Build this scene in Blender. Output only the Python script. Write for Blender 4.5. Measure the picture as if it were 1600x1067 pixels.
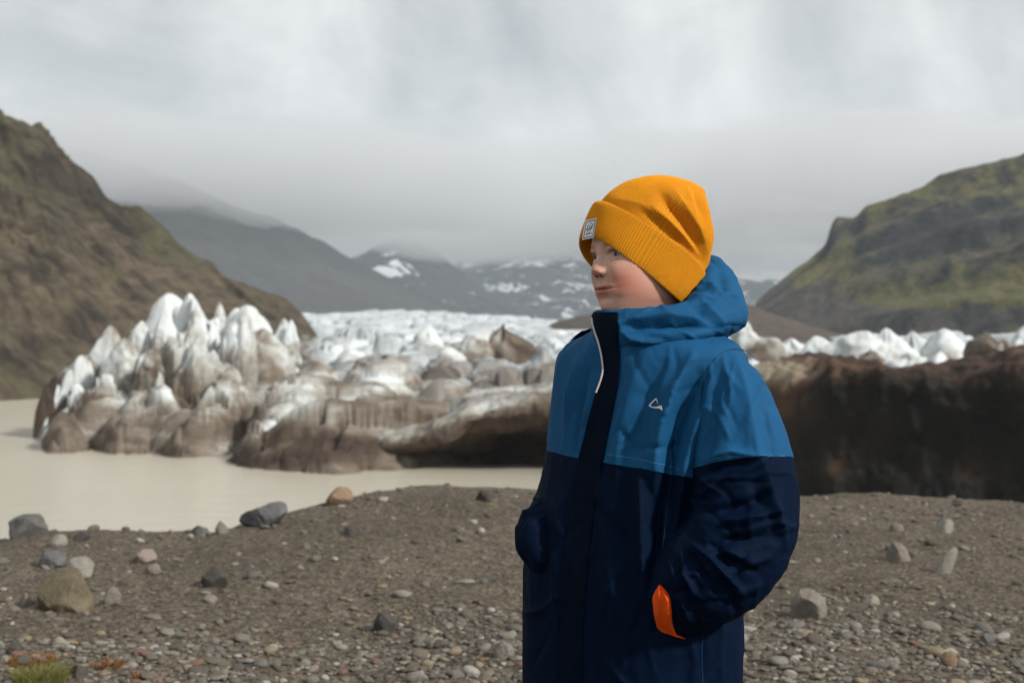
import bpy, math, random
import numpy as np
from mathutils import Vector, Matrix
from mathutils.bvhtree import BVHTree

for o in list(bpy.data.objects):
    bpy.data.objects.remove(o)
SC = bpy.context.scene
COL = SC.collection
RNG = np.random.default_rng(7)
random.seed(7)

# ------------------------------------------------------------------ camera
FPX = 1600 * 50 / 36            # focal length in photo pixels (50 mm lens, 36 mm sensor)
CAMZ = 1.2                      # camera height above the gravel
U0, V0 = 800.0, 533.5
cam_d = bpy.data.cameras.new('camera')
cam_d.lens = 50
cam_d.sensor_width = 36
cam_d.clip_start = 0.05
cam_d.clip_end = 20000
cam_d.dof.use_dof = True
cam_d.dof.focus_distance = 2.56
cam_d.dof.aperture_fstop = 6.7
cam = bpy.data.objects.new('camera', cam_d)
cam.location = (0, 0, CAMZ)
cam.rotation_euler = (math.radians(90), 0, 0)
COL.objects.link(cam)
SC.camera = cam

# ------------------------------------------------------------------ sun, sky, exposure
SUN_DIR = Vector((0.68, -0.48, 0.57)).normalized()     # towards the sun
sun_d = bpy.data.lights.new('sun', 'SUN')
sun_d.energy = 5.0
sun_d.angle = math.radians(5.0)
sun_d.color = (1.0, 0.965, 0.9)
sun = bpy.data.objects.new('sun', sun_d)
sun.rotation_euler = SUN_DIR.to_track_quat('Z', 'Y').to_euler()
COL.objects.link(sun)
SC.view_settings.view_transform = 'Standard'
SC.view_settings.look = 'None'
SC.view_settings.exposure = -0.1
SC.view_settings.gamma = 1.0
SC.view_settings.use_curve_mapping = False
SC.cycles.use_denoising = True
SC.cycles.max_bounces = 10
SC.cycles.diffuse_bounces = 4
SC.cycles.volume_bounces = 8
SC.cycles.use_adaptive_sampling = True
SC.cycles.adaptive_threshold = 0.015

world = bpy.data.worlds.new('World')
SC.world = world
world.use_nodes = True
wt = world.node_tree
wt.nodes.clear()


def N(t, typ, **kw):
    n = t.nodes.new(typ)
    for k, v in kw.items():
        if k == 'ins':
            for a, b in v.items():
                n.inputs[a].default_value = b
        else:
            setattr(n, k, v)
    return n


def L(t, a, b):
    t.links.new(a, b)


def ramp(t, fac, stops, interp='LINEAR'):
    r = t.nodes.new('ShaderNodeValToRGB')
    r.color_ramp.interpolation = interp
    e = r.color_ramp.elements
    while len(e) < len(stops):
        e.new(0.5)
    for i, (p, c) in enumerate(stops):
        e[i].position = p
        e[i].color = (c[0], c[1], c[2], 1) if len(c) == 3 else c
    if fac is not None:
        L(t, fac, r.inputs[0])
    return r.outputs[0]


def mixc(t, fac, a, b, mode='MIX'):
    m = t.nodes.new('ShaderNodeMix')
    m.data_type = 'RGBA'
    m.blend_type = mode
    for sock, v in ((m.inputs[0], fac), (m.inputs[6], a), (m.inputs[7], b)):
        if hasattr(v, 'links') or hasattr(v, 'is_linked'):
            L(t, v, sock)
        elif isinstance(v, (int, float)):
            sock.default_value = v
        else:
            sock.default_value = (v[0], v[1], v[2], 1)
    return m.outputs[2]


def mth(t, op, a, b=None, c=None, clamp=False):
    m = t.nodes.new('ShaderNodeMath')
    m.operation = op
    m.use_clamp = clamp
    for i, v in enumerate((a, b, c)):
        if v is None:
            continue
        if hasattr(v, 'is_linked'):
            L(t, v, m.inputs[i])
        else:
            m.inputs[i].default_value = v
    return m.outputs[0]


def mapping(t, vec, scale=(1, 1, 1), rot=(0, 0, 0), loc=(0, 0, 0)):
    m = t.nodes.new('ShaderNodeMapping')
    m.inputs['Scale'].default_value = scale
    m.inputs['Rotation'].default_value = rot
    m.inputs['Location'].default_value = loc
    L(t, vec, m.inputs[0])
    return m.outputs[0]


def noise(t, vec, scale, detail=4, rough=0.55, dist=0.0):
    n = t.nodes.new('ShaderNodeTexNoise')
    n.inputs['Scale'].default_value = scale
    n.inputs['Detail'].default_value = detail
    n.inputs['Roughness'].default_value = rough
    n.inputs['Distortion'].default_value = dist
    if vec is not None:
        L(t, vec, n.inputs['Vector'])
    return n.outputs[0]


# overcast sky: Nishita light behind an almost closed cloud deck
_tc = N(wt, 'ShaderNodeTexCoord')
_sky = N(wt, 'ShaderNodeTexSky', sky_type='NISHITA')
_sky.sun_disc = False
_sky.sun_elevation = math.asin(SUN_DIR.z)
_sky.sun_rotation = math.atan2(SUN_DIR.x, SUN_DIR.y)
_skys = mixc(wt, 1.0, _sky.outputs[0], (0.10, 0.10, 0.10), 'MULTIPLY')
_v1 = mapping(wt, _tc.outputs['Generated'], (1.0, 1.0, 1.25), loc=(0.35, 0.2, 0.1))
_n1 = noise(wt, _v1, 3.0, 7, 0.55, 0.9)
_n2 = noise(wt, _v1, 9.0, 6, 0.55, 0.6)
_nn = mth(wt, 'ADD', mth(wt, 'MULTIPLY', _n1, 0.72), mth(wt, 'MULTIPLY', _n2, 0.28))
_cloud = ramp(wt, _nn, [(0.36, (0.32, 0.342, 0.355)), (0.45, (0.50, 0.522, 0.532)), (0.52, (0.635, 0.65, 0.655)), (0.62, (0.86, 0.865, 0.865))])
_mix = mixc(wt, 0.94, _skys, _cloud)
_bg = N(wt, 'ShaderNodeBackground')
_bg.inputs['Strength'].default_value = 1.16
L(wt, _mix, _bg.inputs['Color'])
_out = N(wt, 'ShaderNodeOutputWorld')
L(wt, _bg.outputs[0], _out.inputs['Surface'])


# ------------------------------------------------------------------ helpers
def P(u, v, Y):
    """photo pixel at distance Y -> world point"""
    return np.stack(np.broadcast_arrays((np.asarray(u, float) - U0) / FPX * Y, np.asarray(Y, float) + 0 * np.asarray(u, float),
                     CAMZ + (V0 - np.asarray(v, float)) / FPX * Y), axis=-1)


def PX(p):
    p = np.asarray(p)
    return U0 + p[..., 0] / p[..., 1] * FPX, V0 - (p[..., 2] - CAMZ) / p[..., 1] * FPX


def _hash(ix, iy, iz, seed):
    h = (ix.astype(np.int64) * 374761393 + iy.astype(np.int64) * 668265263 + iz.astype(np.int64) * 2147483647 + seed * 1274126177) & 0x7fffffff
    h = ((h ^ (h >> 13)) * 1274126177) & 0x7fffffff
    h = ((h ^ (h >> 16)) * 668265263) & 0x7fffffff
    return ((h ^ (h >> 15)) & 0xffff) / 65535.0


def vnoise(p, seed=0):
    """smooth value noise, -1..1, p (...,3)"""
    p = np.asarray(p, float)
    f = np.floor(p)
    d = p - f
    i = f.astype(np.int64)
    w = d * d * d * (d * (d * 6 - 15) + 10)
    out = 0
    for a in (0, 1):
        for b in (0, 1):
            for c in (0, 1):
                h = _hash(i[..., 0] + a, i[..., 1] + b, i[..., 2] + c, seed)
                out = out + h * (w[..., 0] if a else 1 - w[..., 0]) * (w[..., 1] if b else 1 - w[..., 1]) * (w[..., 2] if c else 1 - w[..., 2])
    return out * 2 - 1


_R = np.array([[0.00, 0.80, 0.60], [-0.80, 0.36, -0.48], [-0.60, -0.48, 0.64]])


def fbm(p, octv=5, seed=0, gain=0.5, lac=2.03):
    p = np.asarray(p, float)
    s, a, tot = 0, 1.0, 0
    for k in range(octv):
        s = s + a * vnoise(p, seed + k * 17)
        tot += a
        a *= gain
        p = p @ _R.T * lac
    return s / tot


def ridged(p, octv=5, seed=0, gain=0.5, lac=2.03):
    p = np.asarray(p, float)
    s, a, tot = 0, 1.0, 0
    for k in range(octv):
        s = s + a * (1 - 2 * np.abs(vnoise(p, seed + k * 17)))
        tot += a
        a *= gain
        p = p @ _R.T * lac
    return s / tot


def cells(x, y, seed=0):
    """Voronoi cells of size 1: distance gap to the next cell, random value of the cell, offset from its centre"""
    ix, iy = np.floor(x), np.floor(y)
    f1 = np.full(x.shape, 9.0)
    f2 = np.full(x.shape, 9.0)
    rid = np.zeros(x.shape)
    ox = np.zeros(x.shape)
    oy = np.zeros(x.shape)
    z0 = np.zeros(x.shape, np.int64)
    for a in (-1, 0, 1):
        for b in (-1, 0, 1):
            cx, cy = (ix + a).astype(np.int64), (iy + b).astype(np.int64)
            px_ = cx + 0.15 + 0.7 * _hash(cx, cy, z0, seed)
            py_ = cy + 0.15 + 0.7 * _hash(cx, cy, z0 + 1, seed)
            d = np.hypot(x - px_, y - py_)
            n = d < f1
            f2 = np.where(n, f1, np.minimum(f2, d))
            rid = np.where(n, _hash(cx, cy, z0 + 2, seed), rid)
            ox = np.where(n, x - px_, ox)
            oy = np.where(n, y - py_, oy)
            f1 = np.where(n, d, f1)
    return f2 - f1, rid, ox, oy


def sstep(a, b, x):
    t = np.clip((x - a) / (b - a), 0, 1)
    return t * t * (3 - 2 * t)


def mesh_obj(name, verts, faces, mat=None, parent=None, smooth=True, attrs=None, uv=None):
    me = bpy.data.meshes.new(name)
    verts = np.asarray(verts, np.float32).reshape(-1, 3)
    if isinstance(faces, np.ndarray):
        k = faces.shape[1]
        nf = len(faces)
        me.vertices.add(len(verts))
        me.vertices.foreach_set('co', verts.ravel())
        me.loops.add(nf * k)
        me.loops.foreach_set('vertex_index', faces.astype(np.int32).ravel())
        me.polygons.add(nf)
        me.polygons.foreach_set('loop_start', np.arange(0, nf * k, k, dtype=np.int32))
        me.update(calc_edges=True)
    else:
        me.from_pydata([tuple(map(float, v)) for v in verts], [], faces)
    if attrs:
        for k2, a in attrs.items():
            at = me.attributes.new(k2, 'FLOAT', 'POINT')
            at.data.foreach_set('value', np.asarray(a, np.float32).ravel())
    if uv is not None:
        ul = me.uv_layers.new(name='UVMap')
        li = np.empty(len(me.loops), np.int32)
        me.loops.foreach_get('vertex_index', li)
        ul.data.foreach_set('uv', np.asarray(uv, np.float32).reshape(-1, 2)[li].ravel())
    if smooth:
        me.polygons.foreach_set('use_smooth', np.ones(len(me.polygons), bool))
    me.validate()
    ob = bpy.data.objects.new(name, me)
    if mat is not None:
        me.materials.append(mat)
    COL.objects.link(ob)
    if parent is not None:
        ob.parent = parent
    return ob


def grid_faces(nu, nv, close_u=False, close_v=False):
    """vertex index = i*nv + j ; i in nu, j in nv"""
    iu = np.arange(nu if close_u else nu - 1)
    jv = np.arange(nv if close_v else nv - 1)
    I, J = np.meshgrid(iu, jv, indexing='ij')
    I2 = (I + 1) % nu
    J2 = (J + 1) % nv
    return np.stack([I * nv + J, I2 * nv + J, I2 * nv + J2, I * nv + J2], -1).reshape(-1, 4)


def grid_obj(name, G, mat=None, parent=None, close_u=False, close_v=False, flip=False, attrs=None, uv=None, smooth=True):
    nu, nv = G.shape[:2]
    f = grid_faces(nu, nv, close_u, close_v)
    if flip:
        f = f[:, ::-1]
    return mesh_obj(name, G.reshape(-1, 3), f, mat, parent, smooth, attrs, uv)


def grid_normals(G, close_u=False):
    if close_u:
        du = np.roll(G, -1, 0) - np.roll(G, 1, 0)
    else:
        du = np.gradient(G, axis=0)
    dv = np.gradient(G, axis=1)
    n = np.cross(du, dv)
    return n / (np.linalg.norm(n, axis=-1, keepdims=True) + 1e-12)


def tag(o, label=None, cat=None, group=None, kind=None):
    if label:
        o['label'] = label
    if cat:
        o['category'] = cat
    if group:
        o['group'] = group
    if kind:
        o['kind'] = kind
    return o


def empty(name, loc=(0, 0, 0)):
    o = bpy.data.objects.new(name, None)
    o.location = loc
    COL.objects.link(o)
    return o


def spl(xs, ys, x):
    """smooth monotone-ish cubic (Catmull-Rom / pchip style) interpolation"""
    xs = np.asarray(xs, float)
    ys = np.asarray(ys, float)
    x = np.asarray(x, float)
    one = ys.ndim == 1
    if one:
        ys = ys[:, None]
    h = np.diff(xs)[:, None]
    d = np.diff(ys, axis=0) / h
    m = np.zeros_like(ys)
    m[0], m[-1] = d[0], d[-1]
    if len(xs) > 2:
        w1, w2 = 2 * h[1:] + h[:-1], h[1:] + 2 * h[:-1]
        ok = d[:-1] * d[1:] > 0
        with np.errstate(divide='ignore', invalid='ignore'):
            hm = (w1 + w2) / (w1 / d[:-1] + w2 / d[1:])
        m[1:-1] = np.where(ok, hm, 0)
    k = np.clip(np.searchsorted(xs, x.ravel(), side='right') - 1, 0, len(xs) - 2)
    t = ((x.ravel() - xs[k]) / (xs[k + 1] - xs[k]))[:, None]
    t = np.clip(t, 0, 1)
    hk = (xs[k + 1] - xs[k])[:, None]
    r = (2 * t**3 - 3 * t**2 + 1) * ys[k] + (t**3 - 2 * t**2 + t) * hk * m[k] + (-2 * t**3 + 3 * t**2) * ys[k + 1] + (t**3 - t**2) * hk * m[k + 1]
    return r.reshape(x.shape) if one else r.reshape(x.shape + (ys.shape[1],))


# ------------------------------------------------------------------ materials
def new_mat(name):
    m = bpy.data.materials.new(name)
    m.use_nodes = True
    t = m.node_tree
    b = t.nodes['Principled BSDF']
    b.inputs['Roughness'].default_value = 0.9
    b.inputs['Specular IOR Level'].default_value = 0.25
    return m, t, b


def bump(t, b, height, strength=0.5, dist=0.02, prev=None):
    n = t.nodes.new('ShaderNodeBump')
    n.inputs['Strength'].default_value = strength
    n.inputs['Distance'].default_value = dist
    L(t, height, n.inputs['Height'])
    if prev is not None:
        L(t, prev, n.inputs['Normal'])
    if b is not None:
        L(t, n.outputs[0], b.inputs['Normal'])
    return n.outputs[0]


def pos(t):
    return t.nodes.new('ShaderNodeNewGeometry').outputs['Position']


def objc(t):
    return t.nodes.new('ShaderNodeTexCoord').outputs['Object']


def attr(t, name):
    a = t.nodes.new('ShaderNodeAttribute')
    a.attribute_name = name
    return a.outputs['Fac']


def ice_material(name, stops, streak=(1, 1, 1), scale=0.6, amp=0.5):
    """dirt attribute (0 clean ... 1 buried in silt) plus mottling -> colour of the ice"""
    m, t, b = new_mat(name)
    p = mapping(t, pos(t), streak)
    n1 = noise(t, p, scale, 6, 0.62, 0.6)
    n2 = noise(t, p, scale * 6, 5, 0.65)
    d = attr(t, 'dirt')
    f = mth(t, 'ADD', d, mth(t, 'MULTIPLY', mth(t, 'SUBTRACT', n1, 0.5), amp))
    f = mth(t, 'ADD', f, mth(t, 'MULTIPLY', mth(t, 'SUBTRACT', n2, 0.5), amp * 0.6), clamp=True)
    L(t, ramp(t, f, stops), b.inputs['Base Color'])
    b.inputs['Roughness'].default_value = 0.7
    bump(t, b, n2, 0.35, 0.12)
    return m


ICE_STOPS = [(0.0, (0.62, 0.65, 0.65)), (0.18, (0.50, 0.52, 0.51)), (0.34, (0.33, 0.32, 0.29)), (0.52, (0.17, 0.142, 0.112)), (0.72, (0.08, 0.056, 0.040)), (1.0, (0.022, 0.013, 0.010))]
M_ICE = ice_material('dirty_ice', ICE_STOPS)
M_ICE_FAR = ice_material('glacier_ice', [(0.0, (0.60, 0.625, 0.635)), (0.25, (0.46, 0.495, 0.51)), (0.45, (0.33, 0.35, 0.355)), (0.65, (0.20, 0.185, 0.165)), (1.0, (0.08, 0.066, 0.056))], scale=0.12, amp=0.5)
M_ICE_STREAK = ice_material('silt_streaked_ice', ICE_STOPS, streak=(0.25, 0.6, 1.4), scale=0.9, amp=0.42)
# ================================================================== terrain
ZW = CAMZ - 8.0                # lake level


def hill_material(name, rock, soil, grass, grass_amt=0.5, scale=0.05, snow=None, nz=(0.45, 0.8)):
    m, t, b = new_mat(name)
    p = pos(t)
    n1 = noise(t, p, scale, 7, 0.62, 0.8)
    n2 = noise(t, p, scale * 5, 6, 0.65, 0.4)
    n3 = noise(t, p, scale * 22, 4, 0.6)
    n2 = ramp(t, n2, [(0.33, (0, 0, 0)), (0.67, (1, 1, 1))])
    n3 = ramp(t, n3, [(0.32, (0, 0, 0)), (0.68, (1, 1, 1))])
    nrm = t.nodes.new('ShaderNodeNewGeometry').outputs['Normal']
    sep = t.nodes.new('ShaderNodeSeparateXYZ')
    L(t, nrm, sep.inputs[0])
    flat = mth(t, 'ADD', sep.outputs[2], mth(t, 'MULTIPLY', mth(t, 'SUBTRACT', n2, 0.5), 0.45))
    flat = mth(t, 'SUBTRACT', flat, attr(t, 'rock'))
    mr = t.nodes.new('ShaderNodeMapRange')
    mr.inputs[1].default_value, mr.inputs[2].default_value = nz
    L(t, flat, mr.inputs[0])
    soilc = mixc(t, mth(t, 'MULTIPLY_ADD', n2, 0.6, mth(t, 'MULTIPLY', n3, 0.4)), [c * 0.35 for c in soil], [c * 1.7 for c in soil])
    gsum = mth(t, 'ADD', mth(t, 'MULTIPLY', n1, 0.78), mth(t, 'MULTIPLY', n2, 0.22))
    gsum = mth(t, 'SUBTRACT', mth(t, 'ADD', gsum, attr(t, 'grass')), attr(t, 'bare'))
    gf = ramp(t, gsum,
              [(0.53 - 0.14 * grass_amt - 0.05, (0, 0, 0)), (0.64 - 0.14 * grass_amt, (1, 1, 1))])
    ground = mixc(t, gf, soilc, mixc(t, n3, [c * 0.7 for c in grass], [c * 1.3 for c in grass]))
    rockc = mixc(t, n2, [c * 0.5 for c in rock], [c * 1.5 for c in rock])
    c = mixc(t, mr.outputs[0], rockc, ground)
    if snow:
        ps = mapping(t, p, (1, 1, 0.9), rot=(0, 0.5, 0))
        s = noise(t, ps, snow[0], 8, 0.66, 0.9)
        c = mixc(t, ramp(t, s, [(snow[1], (0, 0, 0)), (snow[1] + 0.02, (1, 1, 1))]), c, (0.85, 0.87, 0.88))
    L(t, c, b.inputs['Base Color'])
    b.inputs['Roughness'].default_value = 0.95
    bump(t, b, n3, 0.6, 0.25 / (scale * 22))
    return m


def hill(name, sil, yb, yt, zb, mat, nu=260, nv=130, amp=0.08, nscale=0.02, prof=0.0, terr=None, seed=1, gully=0.0, back=0.7, gdir=1.0, zones=None, rug=0.02):
    """fan-shaped height field: silhouette (u,v) crest line at distance yt(u), foot at yb(u)"""
    us = np.linspace(sil[0][0], sil[-1][0], nu)
    sv = np.interp(us, [s[0] for s in sil], [s[1] for s in sil])
    k = np.hanning(5)
    sv2 = np.convolve(np.pad(sv, 2, 'edge'), k / k.sum(), 'valid')
    Yb = np.interp(us, *zip(*yb))[:, None]
    Yt = np.interp(us, *zip(*yt))[:, None]
    s = np.concatenate([np.linspace(-0.04, 1, int(nv * 0.8)), 1 + back * np.linspace(0, 1, nv - int(nv * 0.8) + 1)[1:] ** 1.3])[None, :]
    Y = Yb + (Yt - Yb) * s
    kb = np.hanning(max(9, nu // 7) | 1)
    sm = np.convolve(np.pad(sv2, len(kb) // 2, 'edge'), kb / kb.sum(), 'valid')
    zt = CAMZ + (V0 - sv2[:, None]) / FPX * Yt
    zts = CAMZ + (V0 - sm[:, None]) / FPX * Yt
    zbv = zb if np.isscalar(zb) else np.interp(us, *zip(*zb))[:, None]
    h = np.clip(s, -0.2, 1)
    shape = h + prof * h * (1 - h)
    if terr:
        n, k2 = terr
        hh = shape * n
        fr = hh - np.floor(hh)
        st = (np.floor(hh) + sstep(0.5 - 0.5 * k2, 0.5 + 0.5 * k2, fr)) / n
        shape = shape * 0.35 + st * 0.65
    z = zbv + (zts + (zt - zts) * np.clip(s, 0, 1) ** 5 - zbv) * shape
    X = (us[:, None] - U0) / FPX * Y
    G = np.stack([X, Y + 0 * X, z], -1)
    H = np.maximum(zt - zbv, 1.0)
    q = G * nscale
    env = np.clip(s * 3, 0, 1) * (1 - 0.7 * np.exp(-((s - 1) / 0.06) ** 2))
    G[..., 2] += H * amp * env * (0.6 * ridged(q, 6, seed) + 0.7 * fbm(q * 2.3, 5, seed + 50))
    if rug:
        rr0 = ridged(q * 5 + 0.5 * fbm(q * 4, 3, seed + 60)[..., None], 5, seed + 61, 0.6)
        G[..., 2] += H * rug * env * rr0 * (0.35 + 0.65 * sstep(-0.2, 0.4, fbm(q * 1.7, 3, seed + 63)))
    if gully:
        along = (us[:, None] - U0) / FPX * 300 * nscale * 4 + gdir * s * 2.0
        gq = np.stack([along + 0 * s, 0.8 * s + 0 * along, 0 * along + 0 * s + seed], -1)
        G[..., 2] += H * gully * env * ridged(gq * 1.3, 4, seed + 9)
    back_m = np.clip(s - 1, 0, 9)
    G[..., 2] -= H * 0.9 * back_m ** 1.2
    pu, pv = PX(G)
    at = {'grass': np.zeros(pu.shape), 'rock': np.zeros(pu.shape), 'bare': np.zeros(pu.shape)}
    for kind, cu_, cv_, ru_, rv_, ang_, val in (zones or []):
        ca, sa = math.cos(math.radians(ang_)), math.sin(math.radians(ang_))
        du, dv = pu - cu_, pv - cv_
        d2 = ((du * ca + dv * sa) / ru_) ** 2 + ((-du * sa + dv * ca) / rv_) ** 2
        at[kind] += val * np.exp(-d2)
    o = grid_obj(name, G, mat, flip=False, attrs=at)
    o['kind'] = 'structure'
    return o


M_HILL_L = hill_material('scree_slope', (0.030, 0.024, 0.017), (0.088, 0.067, 0.045), (0.078, 0.070, 0.038), 0.0, 0.035, nz=(0.42, 0.98))
M_HILL_R = hill_material('mossy_slope', (0.030, 0.032, 0.033), (0.060, 0.052, 0.048), (0.095, 0.086, 0.036), 0.35, 0.016, nz=(0.35, 0.75))
M_RIDGE = hill_material('far_rock_slope', (0.020, 0.022, 0.026), (0.036, 0.033, 0.032), (0.028, 0.030, 0.026), 0.1, 0.0035, nz=(0.1, 0.5))
M_MOUNT = hill_material('far_mountain_rock', (0.024, 0.028, 0.035), (0.036, 0.038, 0.042), (0.032, 0.035, 0.035), 0.1, 0.0024, snow=(0.0085, 0.585), nz=(0.1, 0.5))
M_MORAINE = hill_material('moraine_soil', (0.05, 0.042, 0.036), (0.08, 0.062, 0.05), (0.07, 0.06, 0.045), 0.0, 0.05, nz=(0.0, 0.3))

hill('left_hillside', [(-1500, -420), (-700, -170), (-300, -5), (0, 172), (60, 214), (100, 247), (148, 284), (168, 318), (196, 332), (300, 402), (350, 437), (400, 452), (450, 468), (478, 496), (500, 530), (540, 575)],
     [(-1500, 120), (0, 190), (200, 215), (540, 260)], [(-1500, 260), (0, 330), (300, 330), (540, 290)], ZW - 1, M_HILL_L,
     nu=520, nv=260, amp=0.12, nscale=0.022, prof=0.25, seed=3, gully=0.06, gdir=2.0, rug=0.035,
     zones=[('grass', 20, 215, 90, 38, 35, 0.25), ('rock', 110, 290, 75, 30, 15, 0.45), ('grass', 245, 372, 85, 22, 38, 0.35), ('grass', 60, 300, 120, 30, 10, 0.1),
            ('bare', 60, 420, 150, 60, 10, 0.12), ('grass', 100, 440, 90, 12, 35, 0.16), ('grass', 180, 430, 30, 14, 0, 0.14), ('rock', 150, 490, 28, 12, 20, 0.35), ('rock', 200, 350, 40, 30, 60, 0.3), ('bare', 330, 460, 120, 25, 20, 0.1), ('grass', 60, 560, 90, 20, 0, 0.06)])
hill('right_hillside', [(1120, 540), (1165, 492), (1180, 475), (1200, 455), (1222, 438), (1262, 409), (1290, 388), (1297, 356), (1306, 340), (1338, 342), (1354, 322), (1390, 318), (1440, 299), (1468, 275), (1500, 270), (1560, 263), (1600, 250), (1800, 195), (2300, 120), (3200, 60)],
     [(1120, 520), (1600, 430), (3200, 330)], [(1120, 640), (1300, 700), (1600, 680), (3200, 620)], -2.0, M_HILL_R,
     nu=520, nv=280, amp=0.085, nscale=0.011, prof=-0.05, rug=0.03, terr=(5.0, 0.34), seed=11, gully=0.03,
     zones=[('rock', 1500, 350, 130, 42, -8, 0.55), ('rock', 1400, 390, 70, 28, -25, 0.4), ('rock', 1330, 360, 30, 20, 0, 0.2), ('grass', 1520, 285, 120, 16, -14, 0.3), ('grass', 1350, 350, 60, 16, -30, 0.2),
            ('grass', 1480, 450, 150, 24, -4, 0.35), ('grass', 1280, 420, 60, 18, -35, 0.2), ('bare', 1260, 475, 90, 28, 10, 0.5), ('bare', 1450, 498, 170, 12, 0, 0.5), ('rock', 1440, 425, 60, 10, 5, 0.2), ('grass', 1600, 470, 50, 20, 0, 0.2)])
hill('left_ridge', [(-900, 120), (-300, 190), (0, 222), (150, 246), (260, 276), (400, 336), (480, 371), (500, 376), (545, 404), (620, 440), (700, 476), (760, 500), (820, 520)],
     [(-900, 1950), (820, 2150)], [(-900, 2900), (820, 3000)], 8.0, M_RIDGE, nu=300, nv=150, amp=0.14, nscale=0.0027, prof=-0.1, seed=21, gully=0.03)
hill('snowy_mountain', [(330, 440), (450, 425), (520, 408), (548, 406), (572, 396), (590, 384), (612, 381), (632, 371), (648, 374), (664, 388), (682, 394), (700, 410), (720, 424), (760, 455), (850, 490), (900, 510)],
     [(330, 2900), (900, 3050)], [(330, 3800), (900, 4000)], 10.0, M_MOUNT, nu=300, nv=150, amp=0.18, nscale=0.0021, prof=-0.15, seed=33, gully=0.06)
M_MOUNT2 = hill_material('far_snowy_rock', (0.024, 0.028, 0.035), (0.036, 0.038, 0.042), (0.032, 0.035, 0.035), 0.1, 0.0024, snow=(0.0130, 0.565), nz=(0.1, 0.5))
hill('distant_mountain', [(560, 470), (650, 430), (700, 420), (722, 404), (745, 408), (770, 392), (800, 388), (818, 378), (846, 368), (866, 384), (890, 392), (912, 408), (930, 412), (1000, 392), (1080, 400), (1140, 436), (1215, 443), (1260, 470), (1400, 490)],
     [(560, 3900), (1400, 3900)], [(560, 4900), (1400, 4900)], 10.0, M_MOUNT2, nu=340, nv=150, amp=0.20, nscale=0.0021, prof=-0.2, seed=41, gully=0.06)
hill('moraine_ridge', [(820, 530), (866, 504), (900, 495), (936, 489), (1000, 484), (1080, 478), (1150, 474), (1180, 478), (1200, 488), (1240, 500), (1290, 516), (1340, 530)],
     [(820, 400), (1340, 400)], [(820, 450), (1340, 450)], 0.0, M_MORAINE, nu=160, nv=60, amp=0.10, nscale=0.03, seed=51)

# ------------------------------------------------------------------ water
m, t, b = new_mat('silty_water')
p = pos(t)
w1 = noise(t, mapping(t, p, (0.5, 1.6, 1)), 1.1, 5, 0.6)
w2 = noise(t, mapping(t, p, (0.02, 0.06, 1)), 1.0, 3, 0.5)
L(t, mixc(t, w2, (0.47, 0.43, 0.345), (0.52, 0.48, 0.39)), b.inputs['Base Color'])
b.inputs['Roughness'].default_value = 0.22
b.inputs['Specular IOR Level'].default_value = 0.3
bump(t, b, w1, 0.9, 0.16)
M_WATER = m
lake = mesh_obj('lake_water', [(-700, -80, ZW), (600, -80, ZW), (600, 600, ZW), (-700, 600, ZW)], [(0, 1, 2, 3)], M_WATER)
tag(lake, kind='structure')
terrain = mesh_obj('terrain', [(-9000, -6000, ZW - 6), (9000, -6000, ZW - 6), (9000, 9000, ZW - 6), (-9000, 9000, ZW - 6)], [(0, 1, 2, 3)], M_MORAINE)
tag(terrain, kind='structure')

# ------------------------------------------------------------------ gravel bank
CR_U = [(-900, 838, 9.0), (0, 838, 9.0), (60, 829, 9.0), (140, 827, 9.0), (330, 830, 9.0), (380, 816, 9.2), (450, 799, 9.6), (560, 775, 10.0), (620, 763, 10.4), (670, 757, 10.6), (760, 760, 10.6), (850, 764, 10.5), (1000, 770, 10.5), (1200, 772, 10.5), (1400, 773, 10.5), (1600, 784, 10.3), (2500, 800, 10.0)]
_cx = np.array([(u - U0) / FPX * y for u, v, y in CR_U])
_cy = np.array([y for u, v, y in CR_U])
_cz = np.array([CAMZ + (V0 - v) / FPX * y for u, v, y in CR_U])


def ground_z(x, y):
    x = np.asarray(x, float)
    y = np.asarray(y, float)
    yc = np.interp(x, _cx, _cy)
    zc = np.interp(x, _cx, _cz)
    q = np.stack(np.broadcast_arrays(x, y, 0.0 * x), -1)
    z = -0.07 + (zc + 0.07) * sstep(5.2, 1.0, 0 * y) * 0 + (zc + 0.07) * sstep(5.4, 10.4, y + (10.4 - yc) * np.clip((y - 5.4) / 5, 0, 1))
    d = y - yc
    z = z - 0.62 * (np.sqrt(np.clip(d, 0, None) ** 2 + 0.16) - 0.4) * (d > 0)
    env = np.clip((y - 3.0) / 2, 0.25, 1)
    z = z + env * (0.035 * fbm(q * 0.9, 4, 5) + 0.022 * fbm(q * 3.1, 4, 6) + 0.010 * fbm(q * 11, 3, 8)) - 0.012
    return z


m, t, b = new_mat('volcanic_gravel')
p = pos(t)
n1 = noise(t, p, 0.9, 6, 0.6, 0.4)
n2 = noise(t, p, 9, 6, 0.7)
n3 = noise(t, p, 60, 4, 0.7)
vor = N(t, 'ShaderNodeTexVoronoi')
vor.inputs['Scale'].default_value = 55
L(t, p, vor.inputs['Vector'])
base = ramp(t, mth(t, 'ADD', mth(t, 'MULTIPLY', n1, 0.5), mth(t, 'MULTIPLY', n2, 0.5)),
            [(0.3, (0.066, 0.053, 0.039)), (0.5, (0.112, 0.091, 0.067)), (0.7, (0.160, 0.132, 0.099))])
speck = ramp(t, n3, [(0.35, (0.55, 0.55, 0.55)), (0.6, (1.05, 1.05, 1.05)), (0.75, (1.9, 1.85, 1.75))])
cc = mixc(t, 1.0, base, speck, 'MULTIPLY')
hs = N(t, 'ShaderNodeRGBToBW')
L(t, vor.outputs['Color'], hs.inputs[0])
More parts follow.
